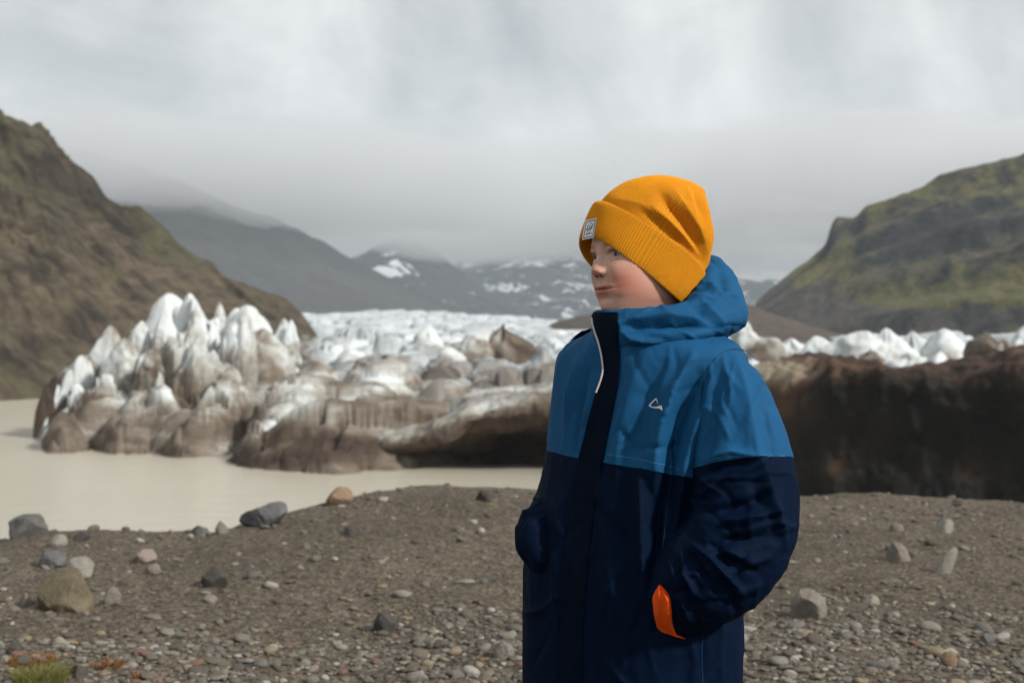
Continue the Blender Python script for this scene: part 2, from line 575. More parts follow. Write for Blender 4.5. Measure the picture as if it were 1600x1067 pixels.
cell = mixc(t, 0.75, cc, mixc(t, 1.0, cc, ramp(t, hs.outputs[0], [(0.2, (0.35, 0.35, 0.35)), (0.8, (1.7, 1.65, 1.6))]), 'MULTIPLY'))
L(t, cell, b.inputs['Base Color'])
bm_ = bump(t, None, n2, 0.7, 0.03)
bm_ = bump(t, None, vor.outputs['Distance'], -0.0 + 0.5, 0.008, bm_)
bump(t, b, n3, 0.8, 0.008, bm_)
M_GRAVEL = m

gx = np.concatenate([np.linspace(-34, -7, 60)[:-1], np.linspace(-7, 7, 420), np.linspace(7, 34, 60)[1:]])
gy = np.concatenate([np.linspace(-8, 3.5, 60)[:-1], np.linspace(3.5, 12.5, 340), np.linspace(12.5, 30, 60)[1:]])
GX, GY = np.meshgrid(gx, gy, indexing='ij')
ground = grid_obj('ground', np.stack([GX, GY, ground_z(GX, GY)], -1), M_GRAVEL)
tag(ground, kind='structure')


def on_ground(u, v):
    """point of the gravel bank behind a photo pixel"""
    ys = np.linspace(2.5, 13, 2200)
    xs = (u - U0) / FPX * ys
    zr = CAMZ + (V0 - v) / FPX * ys
    d = zr - ground_z(xs, ys)
    k = np.where(d <= 0)[0]
    if len(k) == 0:
        k = [int(np.argmin(d))]
    y = ys[k[0]]
    return np.array([(u - U0) / FPX * y, y, float(ground_z((u - U0) / FPX * y, y))])
# ================================================================== ice
def ice_block(name, parent, u, w, vb, ua, va, Y, depth=0.8, a=2.0, bb=0.62, d0=0.5, d1=0.0, seed=1, rough=0.2, mat=None, nu=64, nv=48, flute=0.12, dstart=0.15, dend=0.85, fr=1.0):
    """one mass of ice: base centre u, half width w, foot vb, apex (ua,va) in photo pixels at distance Y"""
    W = w / FPX * Y
    base = P(u, vb, Y)
    base[2] -= 0.25 * W
    apex = P(ua, va, Y)
    tt = np.linspace(0, 1, nv) ** 0.8
    tt = 1 - (1 - tt) ** 1.25
    th = np.linspace(0, 2 * np.pi, nu, endpoint=False)
    T, TH = np.meshgrid(tt, th)
    r = np.clip(1 - T ** a, 0, 1) ** bb
    # irregular plan outline that twists as it rises
    cs, sn = np.cos(TH), np.sin(TH)
    npoly = 4 + seed % 3
    ang = (TH + seed * 1.7 + 0.5 * T) % (2 * np.pi / npoly)
    plan = 0.45 + 0.55 * np.cos(np.pi / npoly) / np.cos(ang - np.pi / npoly) * 1.12
    plan = plan + 0.28 * fbm(np.stack([cs * 1.1 + seed * 3.7, sn * 1.1, T * 0.9], -1), 3, seed)
    x = W * r * cs * plan
    y = W * depth * r * sn * plan
    C = base + (apex - base) * (T[..., None] ** 1.05)
    G = np.stack([C[..., 0] + x, C[..., 1] + y, C[..., 2]], -1)
    q = G / W * fr
    nrm = np.stack([cs, sn * depth, 0.35 + 0 * T], -1)
    warp = 0.35 * fbm(q * 1.1, 3, seed + 7)[..., None]
    dis = rough * (1.0 * fbm(q * 0.8, 4, seed + 1) - 0.8 * ridged(q * 1.0 + warp, 4, seed + 2, 0.45))
    dis = dis - flute * ridged(q * np.array([1.3, 1.3, 0.4]) + warp, 3, seed + 5, 0.4)
    env = np.clip(r * 2.2, 0, 1) ** 0.8 * 0.9 + 0.12
    G = G + nrm * (W * dis * env)[..., None]
    rr_ = np.random.default_rng(seed)
    hgt_ = apex[2] - base[2]
    ax = (apex - base)[None, None, :]
    S3 = np.array([W, W * depth, hgt_])
    Q3 = (G - (base + ax * 0.35)) / S3
    for _ in range(10):                        # broken faces
        dv = rr_.normal(size=3)
        dv[2] = abs(dv[2]) * 0.7
        dv /= np.linalg.norm(dv)
        xq = Q3 @ dv
        over = np.clip(xq - rr_.uniform(0.80, 0.97) * xq.max(), 0, None)
        Q3 = Q3 - dv * (over * 0.88)[..., None]
    top_keep = sstep(0.86, 1.0, T)[..., None] * 0.6
    G = (base + ax * 0.35) + Q3 * S3 * (1 - top_keep) + (G - (base + ax * 0.35)) * top_keep
    band = ridged(np.stack([q[..., 0] * 0.5, q[..., 1] * 0.5, q[..., 2] * 1.6 + q[..., 0] * 0.9], -1) + warp * 1.5, 3, seed + 11)
    D = d0 + 0.04 + (d1 - d0 - 0.04) * sstep(dstart, dend, T) + 0.42 * fbm(q * 1.3, 4, seed + 8) + 0.22 * np.clip(band, 0, 1)
    return grid_obj(name, G, mat or M_ICE, parent, close_u=True, flip=False, attrs={'dirt': np.clip(D, 0, 1)})


# ---- big serac cluster at the left
berg = empty('serac_cluster', (float(P(250, 690, 118)[0]), 118, ZW))
tag(berg, 'tall jagged white and grey ice pinnacles standing in the silty water at left', 'ice')
bm4 = Matrix.Translation(-Vector(berg.location))


def block(parent, name, *a, **k):
    o = ice_block(name, None, *a, **k)
    o.data.transform(Matrix.Translation(-parent.location))
    o.parent = parent
    return o


YC = 118
S = [  # name, u, w, vb, ua, va, dY, kwargs
    ('ice_pinnacle', 250, 52, 640, 264, 457, 6, dict(d0=0.45, d1=-0.12, a=1.9, bb=0.75, flute=0.16, depth=0.7)),
    ('ice_pinnacle', 232, 34, 620, 258, 462, 3, dict(d0=0.4, d1=-0.1, a=1.9, bb=0.72, flute=0.16)),
    ('ice_pinnacle', 312, 47, 640, 299, 454, 2, dict(d0=0.42, d1=-0.14, a=1.9, bb=0.7, flute=0.10, rough=0.14)),
    ('ice_pinnacle', 283, 26, 600, 279, 474, 5, dict(d0=0.35, d1=0.05)),
    ('ice_pinnacle', 258, 22, 590, 262, 486, -1, dict(d0=0.5, d1=-0.05)),
    ('ice_pinnacle', 214, 24, 605, 222, 500, 0, dict(d0=0.5, d1=0.02, flute=0.2)),
    ('ice_pinnacle', 190, 28, 622, 196, 522, -1, dict(d0=0.42, d1=0.08, a=2.2)),
    ('ice_pinnacle', 146, 40, 640, 172, 507, 6, dict(d0=0.75, d1=0.0, a=1.7, depth=0.6, dend=0.6)),
    ('ice_pinnacle', 130, 44, 660, 132, 548, 3, dict(d0=0.95, d1=0.5)),
    ('ice_pinnacle', 344, 26, 610, 342, 470, 9, dict(d0=0.55, d1=0.25)),
    ('ice_pinnacle', 366, 30, 610, 370, 473, 4, dict(d0=0.45, d1=-0.08, a=1.9)),
    ('ice_pinnacle', 394, 48, 640, 386, 476, 3, dict(d0=0.45, d1=-0.1, a=1.9, rough=0.15)),
    ('ice_pinnacle', 408, 46, 640, 412, 506, -2, dict(d0=0.42, d1=0.26, a=2.2, bb=0.6, rough=0.12)),
    ('ice_pinnacle', 446, 26, 610, 444, 496, 4, dict(d0=0.45, d1=-0.1, a=1.7, rough=0.28)),
    ('ice_pinnacle', 454, 14, 570, 455, 497, 3, dict(d0=0.3, d1=-0.1)),
    ('ice_pinnacle', 240, 22, 606, 243, 540, -4, dict(d0=0.55, d1=0.25, a=2.4)),
    ('ice_pinnacle', 290, 30, 620, 292, 548, -4, dict(d0=0.4, d1=0.3, a=2.0)),
    ('ice_pinnacle', 330, 34, 640, 338, 560, -6, dict(d0=0.5, d1=0.28, a=1.5)),
    ('ice_pinnacle', 370, 28, 640, 362, 566, -8, dict(d0=0.42, d1=0.22, a=1.7)),
]
for i, (nm, u, w, vb, ua, va, dy, kw) in enumerate(S):
    kw['bb'] = 0.62
    kw['a'] = kw.get('a', 2.0) - 0.25
    kw['rough'] = 0.13
    kw['flute'] = 0.07
    block(berg, nm, u, w * 1.42, vb, ua, va + 1, YC + dy, seed=100 + i * 7, **kw)

# the broken mass the pinnacles rise from
us_ = np.linspace(40, 500, 520)
ys_ = np.linspace(103, 136, 240)
UU, YY = np.meshgrid(us_, ys_, indexing='ij')
XX = (UU - U0) / FPX * YY
q3 = np.stack([XX, YY, 0 * XX], -1)
wx, wyy = 1.0 * fbm(q3 * 0.35, 4, 701), 1.0 * fbm(q3 * 0.35 + 5, 4, 702)
env_u = spl([40, 75, 105, 130, 170, 200, 235, 262, 285, 300, 330, 350, 378, 400, 430, 450, 470, 500], [700, 640, 585, 556, 528, 522, 500, 474, 486, 470, 498, 494, 486, 496, 514, 518, 550, 640], UU)
zc_ = CAMZ + (V0 - env_u) / FPX * 121 - (ZW - 1.2)
shape = np.clip(1 - np.abs((YY + wyy * 1.5 - 121) / np.where(YY < 121, 15.5, 12)) ** 1.5, 0, 1) ** 0.8
gap, rid, ox, oy = cells((XX + wx) / 3.9, (YY + wyy) / 4.2, 5)
gap2, rid2, ox2, oy2 = cells((XX + wx) / 1.3, (YY + wyy) / 1.5, 6)
hgt = zc_ * shape * (0.74 + 0.34 * rid)
hgt = hgt - np.clip(hgt, 0, 6) / 6 * (2.4 * np.exp(-(gap / 0.13) ** 2) + 0.35 * np.exp(-(gap2 / 0.2) ** 2)) + np.clip(hgt, 0, 4) / 4 * ((rid - 0.5) * 2.2 * ox - 3.0 * (ox ** 2 + oy ** 2) + 0.45 * (rid2 - 0.5) - 0.5 * (ox2 ** 2 + oy2 ** 2))
_, ridf, oxf, oyf = cells((XX + wx * 0.6) / 1.9 + 40, (YY + wyy * 0.6) / 2.1, 8)
hgt = hgt + np.clip(hgt, 0, 4) / 4 * (3.0 * (ridf - 0.5) * oxf + 2.2 * (((ridf * 7.13) % 1.0) - 0.5) * oyf + 0.5 * (((ridf * 3.71) % 1.0) - 0.5))
hgt = hgt + np.clip(hgt, 0, 2) / 2 * (0.25 * fbm(q3 * 0.9, 4, 705) + 0.12 * fbm(q3 * 3, 3, 706))
G = np.stack([XX, YY, ZW - 1.2 + hgt], -1)
hf = np.clip(hgt / np.maximum(zc_, 1), 0, 1.2)
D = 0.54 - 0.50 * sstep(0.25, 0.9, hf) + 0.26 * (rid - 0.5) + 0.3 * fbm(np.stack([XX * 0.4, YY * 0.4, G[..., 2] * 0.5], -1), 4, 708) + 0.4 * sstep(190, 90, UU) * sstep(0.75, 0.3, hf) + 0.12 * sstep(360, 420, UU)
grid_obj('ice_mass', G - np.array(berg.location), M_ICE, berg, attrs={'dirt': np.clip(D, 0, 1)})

# ---- smooth streaked whalebacks in front, with the undercut edge at the water
ridge = empty('ice_ridge', (float(P(600, 740, 90)[0]), 90, ZW))
tag(ridge, 'long low brown and grey streaked ice ridge with a dark undercut at the water', 'ice')
DOMES = [  # u, v of the top, half width px, distance, half depth m, slant px per m
    (100, 642, 44, 106, 6, 0), (150, 609, 46, 112, 6, 2), (200, 640, 64, 106, 6, -2), (215, 603, 52, 113, 6, 2), (262, 598, 46, 112, 6, 3), (262, 628, 62, 106, 6, -3), (338, 598, 64, 107, 8, 4), (300, 655, 58, 102, 5, 0),
    (372, 598, 42, 109, 6, 3), (165, 588, 60, 121, 7, 0), (100, 592, 40, 122, 6, 0), (80, 625, 26, 121, 5, 0), (400, 570, 70, 117, 6, 0), (300, 575, 90, 120, 6, 0),
    (472, 586, 74, 105, 9, 6), (430, 638, 64, 99, 7, 7), (496, 553, 56, 121, 7, 0), (522, 592, 66, 107, 7, -3), (605, 566, 96, 118, 8, 2), (575, 597, 66, 110, 6, 3), (690, 590, 76, 115, 7, 2), (560, 619, 130, 102, 7, 4),
    (640, 624, 140, 97, 7, 3), (800, 602, 120, 103, 7, 2), (900, 596, 120, 104, 8, 0), (1000, 600, 120, 104, 8, 0), (545, 637, 126, 94, 7, 5), (450, 684, 80, 91, 5.5, 3), (525, 681, 74, 90, 5.5, 0), (600, 668, 70, 92, 5, 0)]
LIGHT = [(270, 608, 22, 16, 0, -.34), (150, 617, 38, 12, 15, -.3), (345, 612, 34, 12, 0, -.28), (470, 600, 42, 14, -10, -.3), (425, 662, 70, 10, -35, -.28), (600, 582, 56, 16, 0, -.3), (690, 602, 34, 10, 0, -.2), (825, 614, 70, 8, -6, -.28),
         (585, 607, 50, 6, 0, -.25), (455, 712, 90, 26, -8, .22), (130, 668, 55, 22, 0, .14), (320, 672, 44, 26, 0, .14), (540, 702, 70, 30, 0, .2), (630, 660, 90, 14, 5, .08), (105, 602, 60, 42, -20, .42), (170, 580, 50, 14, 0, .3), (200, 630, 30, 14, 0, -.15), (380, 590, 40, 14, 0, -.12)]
us_ = np.linspace(20, 1080, 620)
ys_ = np.linspace(82, 134, 230)
UU, YY = np.meshgrid(us_, ys_, indexing='ij')
XX = (UU - U0) / FPX * YY
q3 = np.stack([XX, YY, 0 * XX], -1)
wu = 26 * fbm(q3 * 0.16, 4, 611) + 9 * fbm(q3 * 0.6, 3, 612)
wy = 1.8 * fbm(q3 * 0.16 + 7, 4, 613)
acc = np.zeros_like(UU)
for (uc, vt, hw, yc, hd, sl) in DOMES:
    zt = CAMZ + (V0 - vt) / FPX * yc
    h_ = zt - (ZW - 1.2)
    d2 = ((UU + wu - uc - sl * (YY - yc)) / hw) ** 2 + ((YY + wy - yc) / hd) ** 2
    acc += (h_ * np.clip(1 - d2, 0, 1) ** 0.55) ** 7
hgt = acc ** (1 / 7.0)
env = np.clip(hgt / 2.0, 0, 1)
qs = np.stack([XX * 0.16, YY * 0.32, hgt * 0.1], -1)
wp = 0.5 * fbm(qs * 1.2, 3, 621)[..., None]
hgt = hgt + env * (-0.55 * ridged(qs + wp, 4, 622, 0.45) + 0.35 * fbm(qs * 2.5, 4, 624) + 0.10 * fbm(q3 * 2.2, 4, 626))
gapr, ridr, oxr, oyr = cells((XX + 0.05 * wu + 0.9 * YY) / 12.0, (YY + wy - 0.12 * XX) / 4.2, 9)
gaps, rids, oxs, oys = cells((XX + 0.05 * wu + 0.9 * YY) / 5.0, (YY + wy - 0.1 * XX) / 2.2, 10)
crk = sstep(0.05, 0.5, fbm(q3 * 0.12, 3, 628) + 0.25)
hgt = hgt + env * (1.2 * (ridr - 0.5) * oxr + 1.0 * (ridr - 0.5) - 1.4 * (ridr - 0.3) * oyr - 0.7 * np.exp(-(gapr / 0.05) ** 2) + crk * (0.45 * (rids - 0.5) - 0.5 * rids * oys - 0.3 * np.exp(-(gaps / 0.07) ** 2)))
_, ridf, oxf, oyf = cells((XX + 0.03 * wu) / 3.2 + 40, (YY + wy * 0.6) / 2.8, 18)
hgt = hgt + env * sstep(520, 380, UU) * (2.2 * (ridf - 0.5) * oxf + 1.6 * (((ridf * 7.13) % 1.0) - 0.5) * oyf + 0.5 * (((ridf * 3.71) % 1.0) - 0.5))
ZZ_ = ZW - 1.2 + hgt
G = np.stack([XX, YY, ZZ_], -1)
pu, pv = PX(G)
st = np.stack([XX * 0.10 + wp[..., 0], YY * 0.12, ZZ_ * 0.85 + 0.16 * XX + 1.2 * wp[..., 0]], -1)
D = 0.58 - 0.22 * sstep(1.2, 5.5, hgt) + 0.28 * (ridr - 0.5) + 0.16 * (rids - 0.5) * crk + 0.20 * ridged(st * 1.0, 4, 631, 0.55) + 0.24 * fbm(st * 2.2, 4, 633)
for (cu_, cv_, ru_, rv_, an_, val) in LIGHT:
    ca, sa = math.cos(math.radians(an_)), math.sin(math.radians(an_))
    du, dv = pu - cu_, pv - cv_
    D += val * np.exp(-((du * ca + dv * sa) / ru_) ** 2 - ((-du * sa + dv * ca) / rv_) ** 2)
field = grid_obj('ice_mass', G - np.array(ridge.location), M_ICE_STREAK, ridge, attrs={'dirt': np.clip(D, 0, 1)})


def ice_wall(name, parent, top, Yf, prof, d_face, d_top, seed, mat, nu=220, lump=0.5, extra=None, back=14.0):
    """a cliff: top edge (u,v), distance Yf(u); prof = list of (depth back from the lip, height fraction above water)"""
    us = np.linspace(top[0][0], top[-1][0], nu)
    vt = spl([a for a, _ in top], [b_ for _, b_ in top], us) + 2.5 * fbm(np.stack([us * 0.02, 0 * us, 0 * us + seed], -1), 4, seed + 40)
    Y = np.interp(us, *zip(*Yf))
    pr = np.array(prof)
    k = np.linspace(0, len(pr) - 1, 110)
    off = np.interp(k, range(len(pr)), pr[:, 0])
    frac = np.interp(k, range(len(pr)), pr[:, 1])
    for _ in range(2):
        off = np.convolve(np.pad(off, 2, 'edge'), [0.1, 0.2, 0.4, 0.2, 0.1], 'valid')
        frac = np.convolve(np.pad(frac, 2, 'edge'), [0.1, 0.2, 0.4, 0.2, 0.1], 'valid')
    zt = CAMZ + (V0 - vt) / FPX * Y
    zb = ZW - 1.0
    YY = Y[:, None] + off[None, :]
    ZZ = zb + (zt - zb)[:, None] * frac[None, :]
    XX = ((us - U0) / FPX * Y)[:, None] + 0 * YY
    G = np.stack([XX, YY, ZZ], -1)
    n = grid_normals(G)
    sgn = -np.sign(n[:, 20:50, 1].mean()) or 1
    n = n * sgn
    q = G * 0.35
    dis = lump * (0.8 * fbm(q, 5, seed) + 0.5 * ridged(q * np.array([1.5, 1.5, 0.8]), 5, seed + 3) + 0.25 * fbm(q * 4, 4, seed + 6))
    env = np.ones_like(dis)
    env[:, -6:] *= 0.4
    G = G + n * (dis * env)[..., None]
    tp = sstep(0.80, 0.98, frac)[None, :] + 0 * YY
    D = d_face + (d_top - d_face) * tp + 0.2 * fbm(q * 1.5, 4, seed + 9) + 0.18 * fbm(q * np.array([3, 3, 0.35]), 3, seed + 12)
    if extra is not None:
        D = extra(us[:, None] + 0 * YY, frac[None, :] + 0 * YY, D)
    return grid_obj(name, G, mat, parent, flip=sgn < 0, attrs={'dirt': np.clip(D, 0, 1)})


def undercut_shade(u, f, D):
    return D + 0.25 * sstep(0.75, 0.45, f) * sstep(700, 800, u)  # shade of the hollow painted into the colour, over the wall's own silt


w_ = ice_wall('undercut_wall', None, [(560, 700), (585, 690), (640, 676), (690, 662), (720, 640), (760, 628), (820, 618), (880, 606), (960, 598), (1060, 596)],
              [(560, 90), (720, 87), (1060, 86)],
              [(5.5, 0), (5.2, 0.12), (6.2, 0.32), (4.6, 0.52), (1.4, 0.68), (0.0, 0.80), (0.4, 0.92), (2.5, 0.985), (6, 1.02), (12, 0.98)],
              0.74, 0.38, 71, M_ICE_STREAK, lump=0.75, extra=undercut_shade)
w_.data.transform(Matrix.Translation(-ridge.location))
w_.parent = ridge

# ---- dark silt covered cliff at the right
cliff = empty('ice_cliff', (float(P(1400, 780, 70)[0]), 70, ZW))
tag(cliff, 'dark brown silt covered ice cliff rising behind the gravel at right', 'ice cliff')
m, t, b = new_mat('black_silt_ice')
p = pos(t)
n1 = noise(t, mapping(t, p, (1, 1, 0.45)), 0.45, 6, 0.62, 0.5)
n2 = noise(t, p, 3.0, 5, 0.65)
dd = mth(t, 'ADD', attr(t, 'dirt'), mth(t, 'MULTIPLY', mth(t, 'SUBTRACT', n1, 0.5), 0.35))
dd = mth(t, 'ADD', dd, mth(t, 'MULTIPLY', mth(t, 'SUBTRACT', n2, 0.5), 0.25), clamp=True)
L(t, ramp(t, dd, [(0.0, (0.30, 0.26, 0.19)), (0.22, (0.20, 0.155, 0.11)), (0.4, (0.085, 0.05, 0.033)), (0.62, (0.024, 0.017, 0.013)), (1.0, (0.006, 0.006, 0.0058))]), b.inputs['Base Color'])
b.inputs['Roughness'].default_value = 0.85
bump(t, b, n2, 0.5, 0.2)
M_SILT = m


def cliff_dirt(u, f, D):
    left = sstep(1330, 1230, u)
    D = D - 0.42 * left * sstep(0.25, 0.75, f)
    ww = np.exp(-((u - 1315) / 26) ** 2) + np.exp(-((u - 1530) / 45) ** 2) * 0.9 + np.exp(-((u - 1450) / 18) ** 2) * 0.6
    D = D - 0.42 * ww * np.exp(-((f - 0.34) / 0.09) ** 2)
    D = D - 0.3 * np.exp(-((u - 1312) / 16) ** 2) * np.exp(-((f - 0.9) / 0.05) ** 2)
    return D


w_ = ice_wall('cliff_face', None, [(960, 730), (1000, 670), (1040, 628), (1120, 604), (1195, 584), (1240, 574), (1290, 561), (1340, 560), (1400, 570), (1440, 576), (1500, 574), (1560, 568), (1600, 563), (1700, 552), (1900, 560), (2300, 580)],
              [(960, 84), (1040, 79), (1300, 70), (2300, 58)],
              [(0.6, 0), (0.9, 0.15), (1.2, 0.35), (0.9, 0.55), (0.4, 0.75), (0.2, 0.88), (0.5, 0.955), (1.8, 1.0), (5, 1.0), (14, 0.93)],
              0.98, 0.54, 83, M_SILT, nu=340, lump=0.8, extra=cliff_dirt)
w_.data.transform(Matrix.Translation(-cliff.location))
w_.parent = cliff

# ---- the glacier behind: one sheet of crevassed ice with separate seracs standing on it
us = np.concatenate([np.linspace(330, 1650, 760)[:-1], np.linspace(1650, 2400, 120)])
ys = np.concatenate([np.linspace(108, 270, 300)[:-1], np.linspace(270, 450, 120)[:-1], np.linspace(450, 1000, 90)])
UU, YY = np.meshgrid(us, ys, indexing='ij')
vtop = np.interp(us, [330, 470, 600, 700, 800, 930, 1150, 1260, 1400, 1500, 1560, 1620, 1750, 2400], [500, 492, 487, 489, 496, 506, 516, 522, 514, 512, 510, 500, 500, 505])
vnear = 655
Ykey = [108, 130, 160, 200, 260, 420, 1000]
fkey = [0.0, 0.22, 0.42, 0.58, 0.72, 0.88, 1.0]
F = np.interp(YY, Ykey, fkey)
V = vnear + (vtop[:, None] - vnear) * F
Z = CAMZ + (V0 - V) / FPX * YY
X = (UU - U0) / FPX * YY
G = np.stack([X, YY, Z], -1)
q = G * np.array([0.08, 0.05, 0.0])
amp = np.interp(YY, [108, 200, 400, 1000], [1.3, 1.5, 1.6, 1.4])
amp = amp * (0.45 + 0.55 * sstep(380, 560, UU))
rr = ridged(q, 6, 201) * 0.8 + fbm(q * 2.1, 5, 205) * 0.6
wx = 2.2 * fbm(G * np.array([0.12, 0.12, 0]), 3, 211)
wyy = 2.2 * fbm(G * np.array([0.12, 0.12, 0]) + 4, 3, 212)
szx = np.interp(YY, [108, 160, 260, 1000], [4.0, 5.0, 7.5, 15])
g1, r1, ox, oy = cells((X + wx) / 5.2, (YY + wyy) / 6.5, 21)
g2, r2, ox2, oy2 = cells((X + wx) / 2.1, (YY + wyy) / 2.6, 22)
g3, r3, ox3, oy3 = cells((X + wx) / 15.0, (YY + wyy) / 22.0, 23)
nearf = sstep(420, 240, YY)
big = sstep(-0.15, 0.45, fbm(q * 1.2 + 3, 3, 214))
G[..., 2] += amp * 0.5 * rr + nearf * (0.5 + 0.8 * big) * (3.4 * (r1 - 0.42) + 2.6 * (r1 - 0.5) * ox - 2.2 * (ox ** 2 + oy ** 2) - 1.3 * np.exp(-(g1 / 0.1) ** 2) + 1.0 * (r2 - 0.5) - 0.8 * (ox2 ** 2 + oy2 ** 2))
G[..., 2] += (1 - nearf) * (3.0 * (r3 - 0.5) + 2.2 * (r3 - 0.5) * ox3 - 2.0 * np.exp(-(g3 / 0.12) ** 2))
dirt = np.interp(YY, [108, 140, 175, 240, 1000], [0.62, 0.54, 0.32, 0.18, 0.14]) + 0.26 * fbm(q * 1.6 + 9, 4, 209) + nearf * (0.45 * (r3 - 0.5) + 0.28 * (r1 - 0.5) + 0.12 * (r2 - 0.5)) + (1 - nearf) * 0.2 * (r3 - 0.5)
dirt += 0.35 * sstep(520, 470, UU) * sstep(600, 200, YY)
glacier = grid_obj('glacier', G, M_ICE_FAR, attrs={'dirt': np.clip(dirt, 0, 1)})
tag(glacier, kind='structure')

GS = [  # seracs one can tell apart in the photograph
    (662, 26, 560, 672, 500, 210, 0.25, -0.1), (640, 22, 560, 650, 512, 205, 0.3, 0.0),
    (755, 52, 580, 768, 503, 190, 0.55, 0.15), (795, 52, 585, 786, 498, 188, 0.6, 0.45), (735, 34, 570, 742, 520, 186, 0.5, 0.2),
    (830, 34, 585, 826, 530, 182, 0.45, 0.15), (600, 20, 565, 604, 520, 215, 0.15, -0.1), (575, 30, 570, 570, 532, 205, 0.15, -0.1),
    (545, 28, 575, 548, 538, 195, 0.15, -0.05), (700, 26, 575, 700, 535, 180, 0.3, 0.0), (838, 16, 575, 838, 545, 172, 0.2, -0.1),
    (870, 22, 575, 870, 528, 200, 0.2, -0.1), (895, 26, 590, 900, 520, 205, 0.2, -0.05), (925, 40, 595, 930, 525, 195, 0.25, 0.0),
    (850, 26, 600, 850, 562, 150, 0.6, 0.55), (815, 14, 590, 812, 566, 152, 0.3, 0.05), (770, 18, 596, 768, 572, 148, 0.4, 0.1),
    (735, 16, 590, 738, 562, 150, 0.35, 0.05), (690, 30, 600, 690, 560, 150, 0.6, 0.4), (650, 32, 600, 655, 552, 155, 0.6, 0.45),
    (600, 34, 600, 604, 548, 155, 0.55, 0.4), (565, 24, 605, 560, 556, 152, 0.6, 0.5), (553, 12, 585, 556, 558, 150, 0.5, 0.2),
    (870, 34, 620, 868, 585, 132, 0.6, 0.5), (800, 36, 625, 795, 592, 132, 0.55, 0.35), (725, 40, 625, 720, 590, 132, 0.55, 0.4),
    (900, 30, 615, 905, 575, 135, 0.55, 0.4),
    # right of the boy
    (1170, 26, 580, 1168, 496, 190, 0.55, -0.1), (1200, 34, 590, 1205, 522, 180, 0.6, 0.3), (1235, 28, 580, 1235, 520, 195, 0.4, -0.08),
    (1275, 38, 585, 1278, 518, 190, 0.45, -0.06), (1225, 36, 600, 1230, 556, 150, 0.62, 0.5), (1270, 34, 600, 1262, 552, 148, 0.6, 0.45),
    (1315, 44, 590, 1318, 516, 180, 0.35, 0.02), (1350, 40, 590, 1352, 512, 175, 0.45, 0.05), (1390, 50, 585, 1385, 506, 200, 0.25, -0.1),
    (1430, 54, 590, 1425, 508, 205, 0.2, -0.1), (1365, 30, 595, 1360, 540, 150, 0.55, 0.3), (1420, 46, 600, 1422, 545, 145, 0.35, -0.05),
    (1465, 40, 600, 1470, 542, 140, 0.3, -0.08), (1480, 46, 590, 1475, 508, 200, 0.25, -0.05), (1545, 44, 600, 1540, 513, 150, 0.6, 0.5),
    (1570, 30, 600, 1572, 522, 145, 0.5, 0.35), (1510, 22, 595, 1514, 530, 146, 0.75, 0.6), (1600, 46, 600, 1606, 500, 165, 0.3, 0.05),
    (1660, 60, 600, 1665, 505, 160, 0.35, 0.05), (1740, 60, 600, 1740, 510, 165, 0.35, 0.05),
]
for i, (u, w, vb, ua, va, Y, d0, d1) in enumerate(GS):
    if w < 24 or i in (1, 5, 7, 13, 19, 23, 24, 25):
        continue
    w, va = w * 1.35, va + 5
    r = random.Random(i)
    ice_block('serac', glacier, u, w, vb, ua, va, Y, d0=d0, d1=d1, a=r.uniform(1.9, 2.8), bb=r.uniform(0.5, 0.68), seed=900 + i * 5,
              rough=r.uniform(0.22, 0.34), flute=r.uniform(0.08, 0.16), depth=r.uniform(0.6, 0.95), mat=M_ICE, nu=48, nv=36)
# ================================================================== the boy
Y0 = 2.56
SCL = FPX / Y0
PSI = math.radians(45)
FWD = np.array([-math.sin(PSI), -math.cos(PSI), 0.0])
LFT = np.array([math.cos(PSI), -math.sin(PSI), 0.0])


def zpx(v):
    return CAMZ + (V0 - np.asarray(v, float)) / SCL


def xpx(u):
    return (np.asarray(u, float) - U0) / SCL


def seg_dist(u, v, poly):
    """distance in px to a polyline and the parameter (0..1) along it"""
    best = np.full(u.shape, 1e9)
    par = np.zeros(u.shape)
    side = np.zeros(u.shape)
    n = len(poly) - 1
    for i in range(n):
        ax, ay = poly[i]
        bx, by = poly[i + 1]
        dx, dy = bx - ax, by - ay
        L2 = dx * dx + dy * dy
        t_ = np.clip(((u - ax) * dx + (v - ay) * dy) / L2, 0, 1)
        ex, ey = u - ax - t_ * dx, v - ay - t_ * dy
        d = np.hypot(ex, ey)
        k = d < best
        best = np.where(k, d, best)
        par = np.where(k, (i + t_) / n, par)
        side = np.where(k, np.sign(ex * dy - ey * dx), side)
    return best, par, side


def crease(G, folds, close_u=True, front=True):
    """push the cloth in and out along fold lines; folds = [(polyline px, width px, height m)]"""
    n = grid_normals(G, close_u)
    vd = G - np.array([0, 0, CAMZ])
    vd = vd / np.linalg.norm(vd, axis=-1, keepdims=True)
    if front:
        sgn = np.sign(np.sum(n * (G - G.reshape(-1, 3).mean(0)), -1).mean())
        n = n * (sgn if sgn else 1)
    face = -np.sum(n * vd, -1)
    w = sstep(-0.05, 0.3, face)
    u, v = PX(G)
    h = np.zeros(u.shape)
    for poly, wd, amp in folds:
        amp = amp * 1.5
        d, par, _ = seg_dist(u, v, poly)
        tp = np.sin(np.pi * np.clip(par * 0.92 + 0.04, 0, 1)) ** 0.6
        h += amp * (np.exp(-(d / wd) ** 2) if amp < 0 else 0.35 * np.exp(-(d / wd) ** 2) + 0.75 * np.exp(-1.6 * d / wd)) * tp
    return G + n * (h * w)[..., None]


